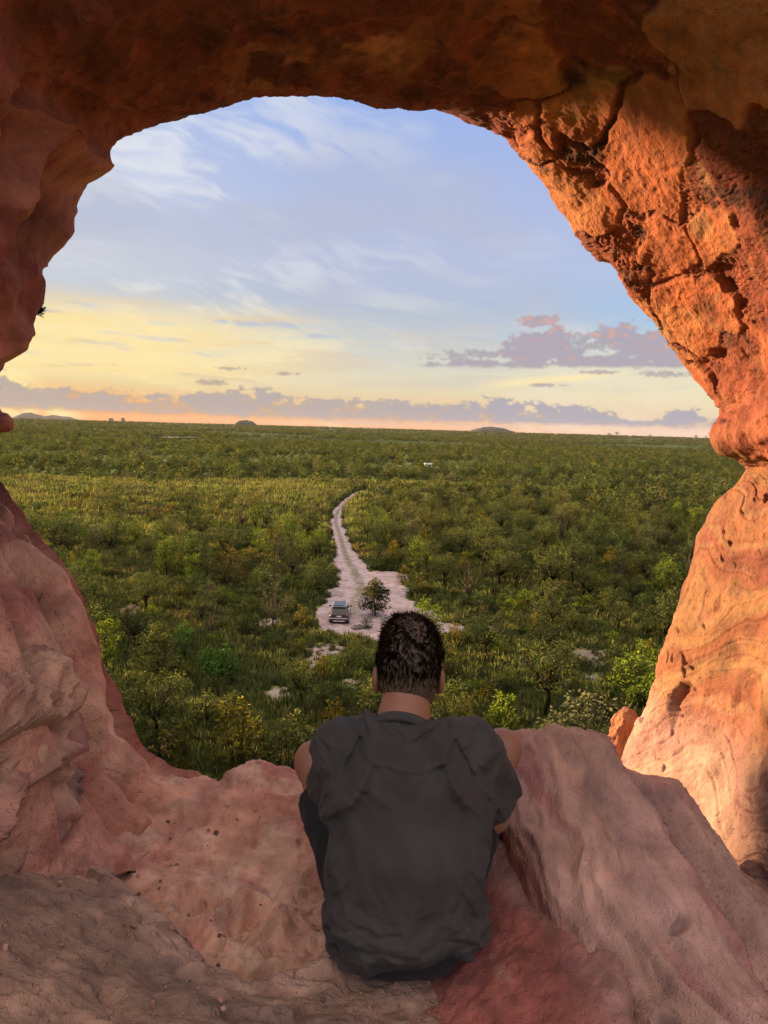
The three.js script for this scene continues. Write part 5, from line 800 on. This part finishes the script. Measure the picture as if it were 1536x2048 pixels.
  const drape = union([capsule(J.pelvis.clone().add(V(0, 0.02, 0.01)), J.waist, 0.12, 0.112, 1.34), capsule(J.waist, J.chest, 0.112, 0.125, 1.45), capsule(J.chest, J.upper, 0.128, 0.09, 1.45), capsule(J.shoulderL, J.shoulderR, 0.068, 0.068), capsule(J.upper, J.neck.clone().add(V(0, -0.02, 0)), 0.085, 0.078, 1.12)], 0.045);
  const sleeves = [capsule(J.shoulderL, slL, 0.068, 0.066), capsule(J.shoulderR, slR, 0.068, 0.084)];
  const cutL = slL.clone().sub(J.shoulderL).normalize(), cutR = slR.clone().sub(J.shoulderR).normalize();
  const axis = J.nape.clone().sub(J.neck).normalize(), neckC = J.neck.clone().addScaledVector(axis, -0.026);
  const crease = (v, w) => Math.exp(-v * v / (w * w));
  const fold = (x, y, z) => {
    const a = x - J.chest.x, b = y - J.chest.y, c = z; let f = fbm(a * 3.2, b * 2.2, c * 3, 3) * 0.012;
    const sh = ss(-0.02, 0.12, b); f += sh * ridge(a * 7 + b * 3, b * 13 - Math.abs(a) * 8, c * 4, 3, 0.45) * 0.009;                 // drawn across the shoulders
    f += 0.010 * crease(b - 0.112 - a * a * 2.2 + 0.01 * noise(a * 9, 1, 2), 0.011) * ss(0.17, 0.08, Math.abs(a));                  // slack below the collar
    const side = ss(0.07, 0.18, Math.abs(a)); f += side * ridge(a * 5, b * 8 + Math.abs(a) * 11, c * 6, 3, 0.45) * 0.010 * ss(0.16, 0, b);
    const long = ss(0.05, -0.1, b); f += long * ridge(a * 8 + b * 2.4 + fbm(a * 4, b * 3, 0, 2) * 0.6, b * 2.0, 3.1, 3, 0.5) * 0.006;
    const low = ss(-0.12, -0.27, b); f += low * ridge(a * 5 + b * 9, b * 11 - a * 3, c * 6, 3, 0.5) * 0.012;
    for (const s of [J.shoulderL, J.shoulderR]) { const u = x - s.x, v = y - s.y, q = u * (s === J.shoulderR ? 0.8 : -0.8) + v * 0.5; f += 0.014 * crease(q + 0.035, 0.016) * ss(-0.1, -0.02, v) * ss(0.11, 0.05, Math.abs(u)) - 0.007 * crease(q + 0.004, 0.006) * ss(0.11, 0.07, Math.hypot(u, v)); }
    return f * 1.3 - 0.005;
  };
  const shirt = (x, y, z) => {
    let d = smin(drape(x, y, z), Math.min(sleeves[0](x, y, z), sleeves[1](x, y, z)), 0.03); if (d > 0.06) return d;
    d -= fold(x, y, z);
    const eL = (x - slL.x) * cutL.x + (y - slL.y) * cutL.y + (z - slL.z) * cutL.z, eR = (x - slR.x) * cutR.x + (y - slR.y) * cutR.y + (z - slR.z) * cutR.z;
    if (Math.hypot(x - slL.x, y - slL.y, z - slL.z) < 0.14 && x < J.shoulderL.x + 0.02) d = Math.max(d, eL - 0.03); if (Math.hypot(x - slR.x, y - slR.y, z - slR.z) < 0.14 && x > J.shoulderR.x - 0.02) d = Math.max(d, eR - 0.035);
    { const tx = (x - neckC.x) * axis.x + (y - neckC.y) * axis.y + (z - neckC.z) * axis.z, rx = x - neckC.x - axis.x * tx, ry = y - neckC.y - axis.y * tx, rz = z - neckC.z - axis.z * tx; d = Math.max(d, Math.min(tx, 0.077 + 0.55 * tx - Math.hypot(rx, ry, rz))); }
    d = Math.max(d, J.pelvis.y - 0.055 + 0.02 * Math.sin(x * 9) - y + Math.max(0, J.pelvis.z - z) * 0.15);                          // hem
    return d;
  };
  const around = (x, y, z) => { const tx = (x - neckC.x) * axis.x + (y - neckC.y) * axis.y + (z - neckC.z) * axis.z; return [tx, Math.hypot(x - neckC.x - axis.x * tx, y - neckC.y - axis.y * tx, z - neckC.z - axis.z * tx)]; };
  const slo = blo.clone().setY(J.pelvis.y - 0.12), shi = bhi.clone().setY(J.neck.y + 0.09); slo.z = -2.2; shi.z = -1.45; slo.x = -0.32; shi.x = 0.42;
  const shirtM = cloth('dark grey cotton', 0.046, 0.040, 0.034), tee = part('t_shirt', nets(slo, shi, 0.005, shirt), shirtM, man, 'dark grey crew-neck t-shirt');
const rib = new THREE.TorusGeometry(0.0745, 0.0085, 14, 72); rib.scale(1, 1, 1.5); const cm = part('collar', rib, cloth('grey rib', 0.062, 0.056, 0.05), tee); cm.position.copy(neckC).addScaledVector(axis, 0.003); cm.quaternion.setFromUnitVectors(V(0, 0, 1), axis);
  // shorts
  const thigh = (h, k) => { const e = h.clone().lerp(k, 0.74), c = e.clone().sub(h).normalize(), cap = capsule(h, e, 0.098, 0.08); return (x, y, z) => Math.max(cap(x, y, z) - 0.007 * ridge(x * 8, y * 8 + z * 6, z * 8, 3), (x - e.x) * c.x + (y - e.y) * c.y + (z - e.z) * c.z - 0.012); };
  const seat = union([capsule(J.pelvis.clone().add(V(-0.06, -0.012, 0)), J.pelvis.clone().add(V(0.06, -0.012, 0)), 0.108, 0.108, 1.0), capsule(J.pelvis, J.pelvis.clone().lerp(J.waist, 0.5), 0.11, 0.11, 1.35)], 0.05), tL = thigh(J.hipL, J.kneeL), tR = thigh(J.hipR, J.kneeR);
  part('shorts', nets(blo, bhi.clone().setY(J.chest.y), 0.0065, (x, y, z) => smin(smin(seat(x, y, z), tL(x, y, z), 0.03), tR(x, y, z), 0.03) - 0.004 * fbm(x * 9, y * 9, z * 9, 3)), cloth('black cotton', 0.012, 0.012, 0.0125), man, 'black shorts');
}
renderer.render(scene, camera);
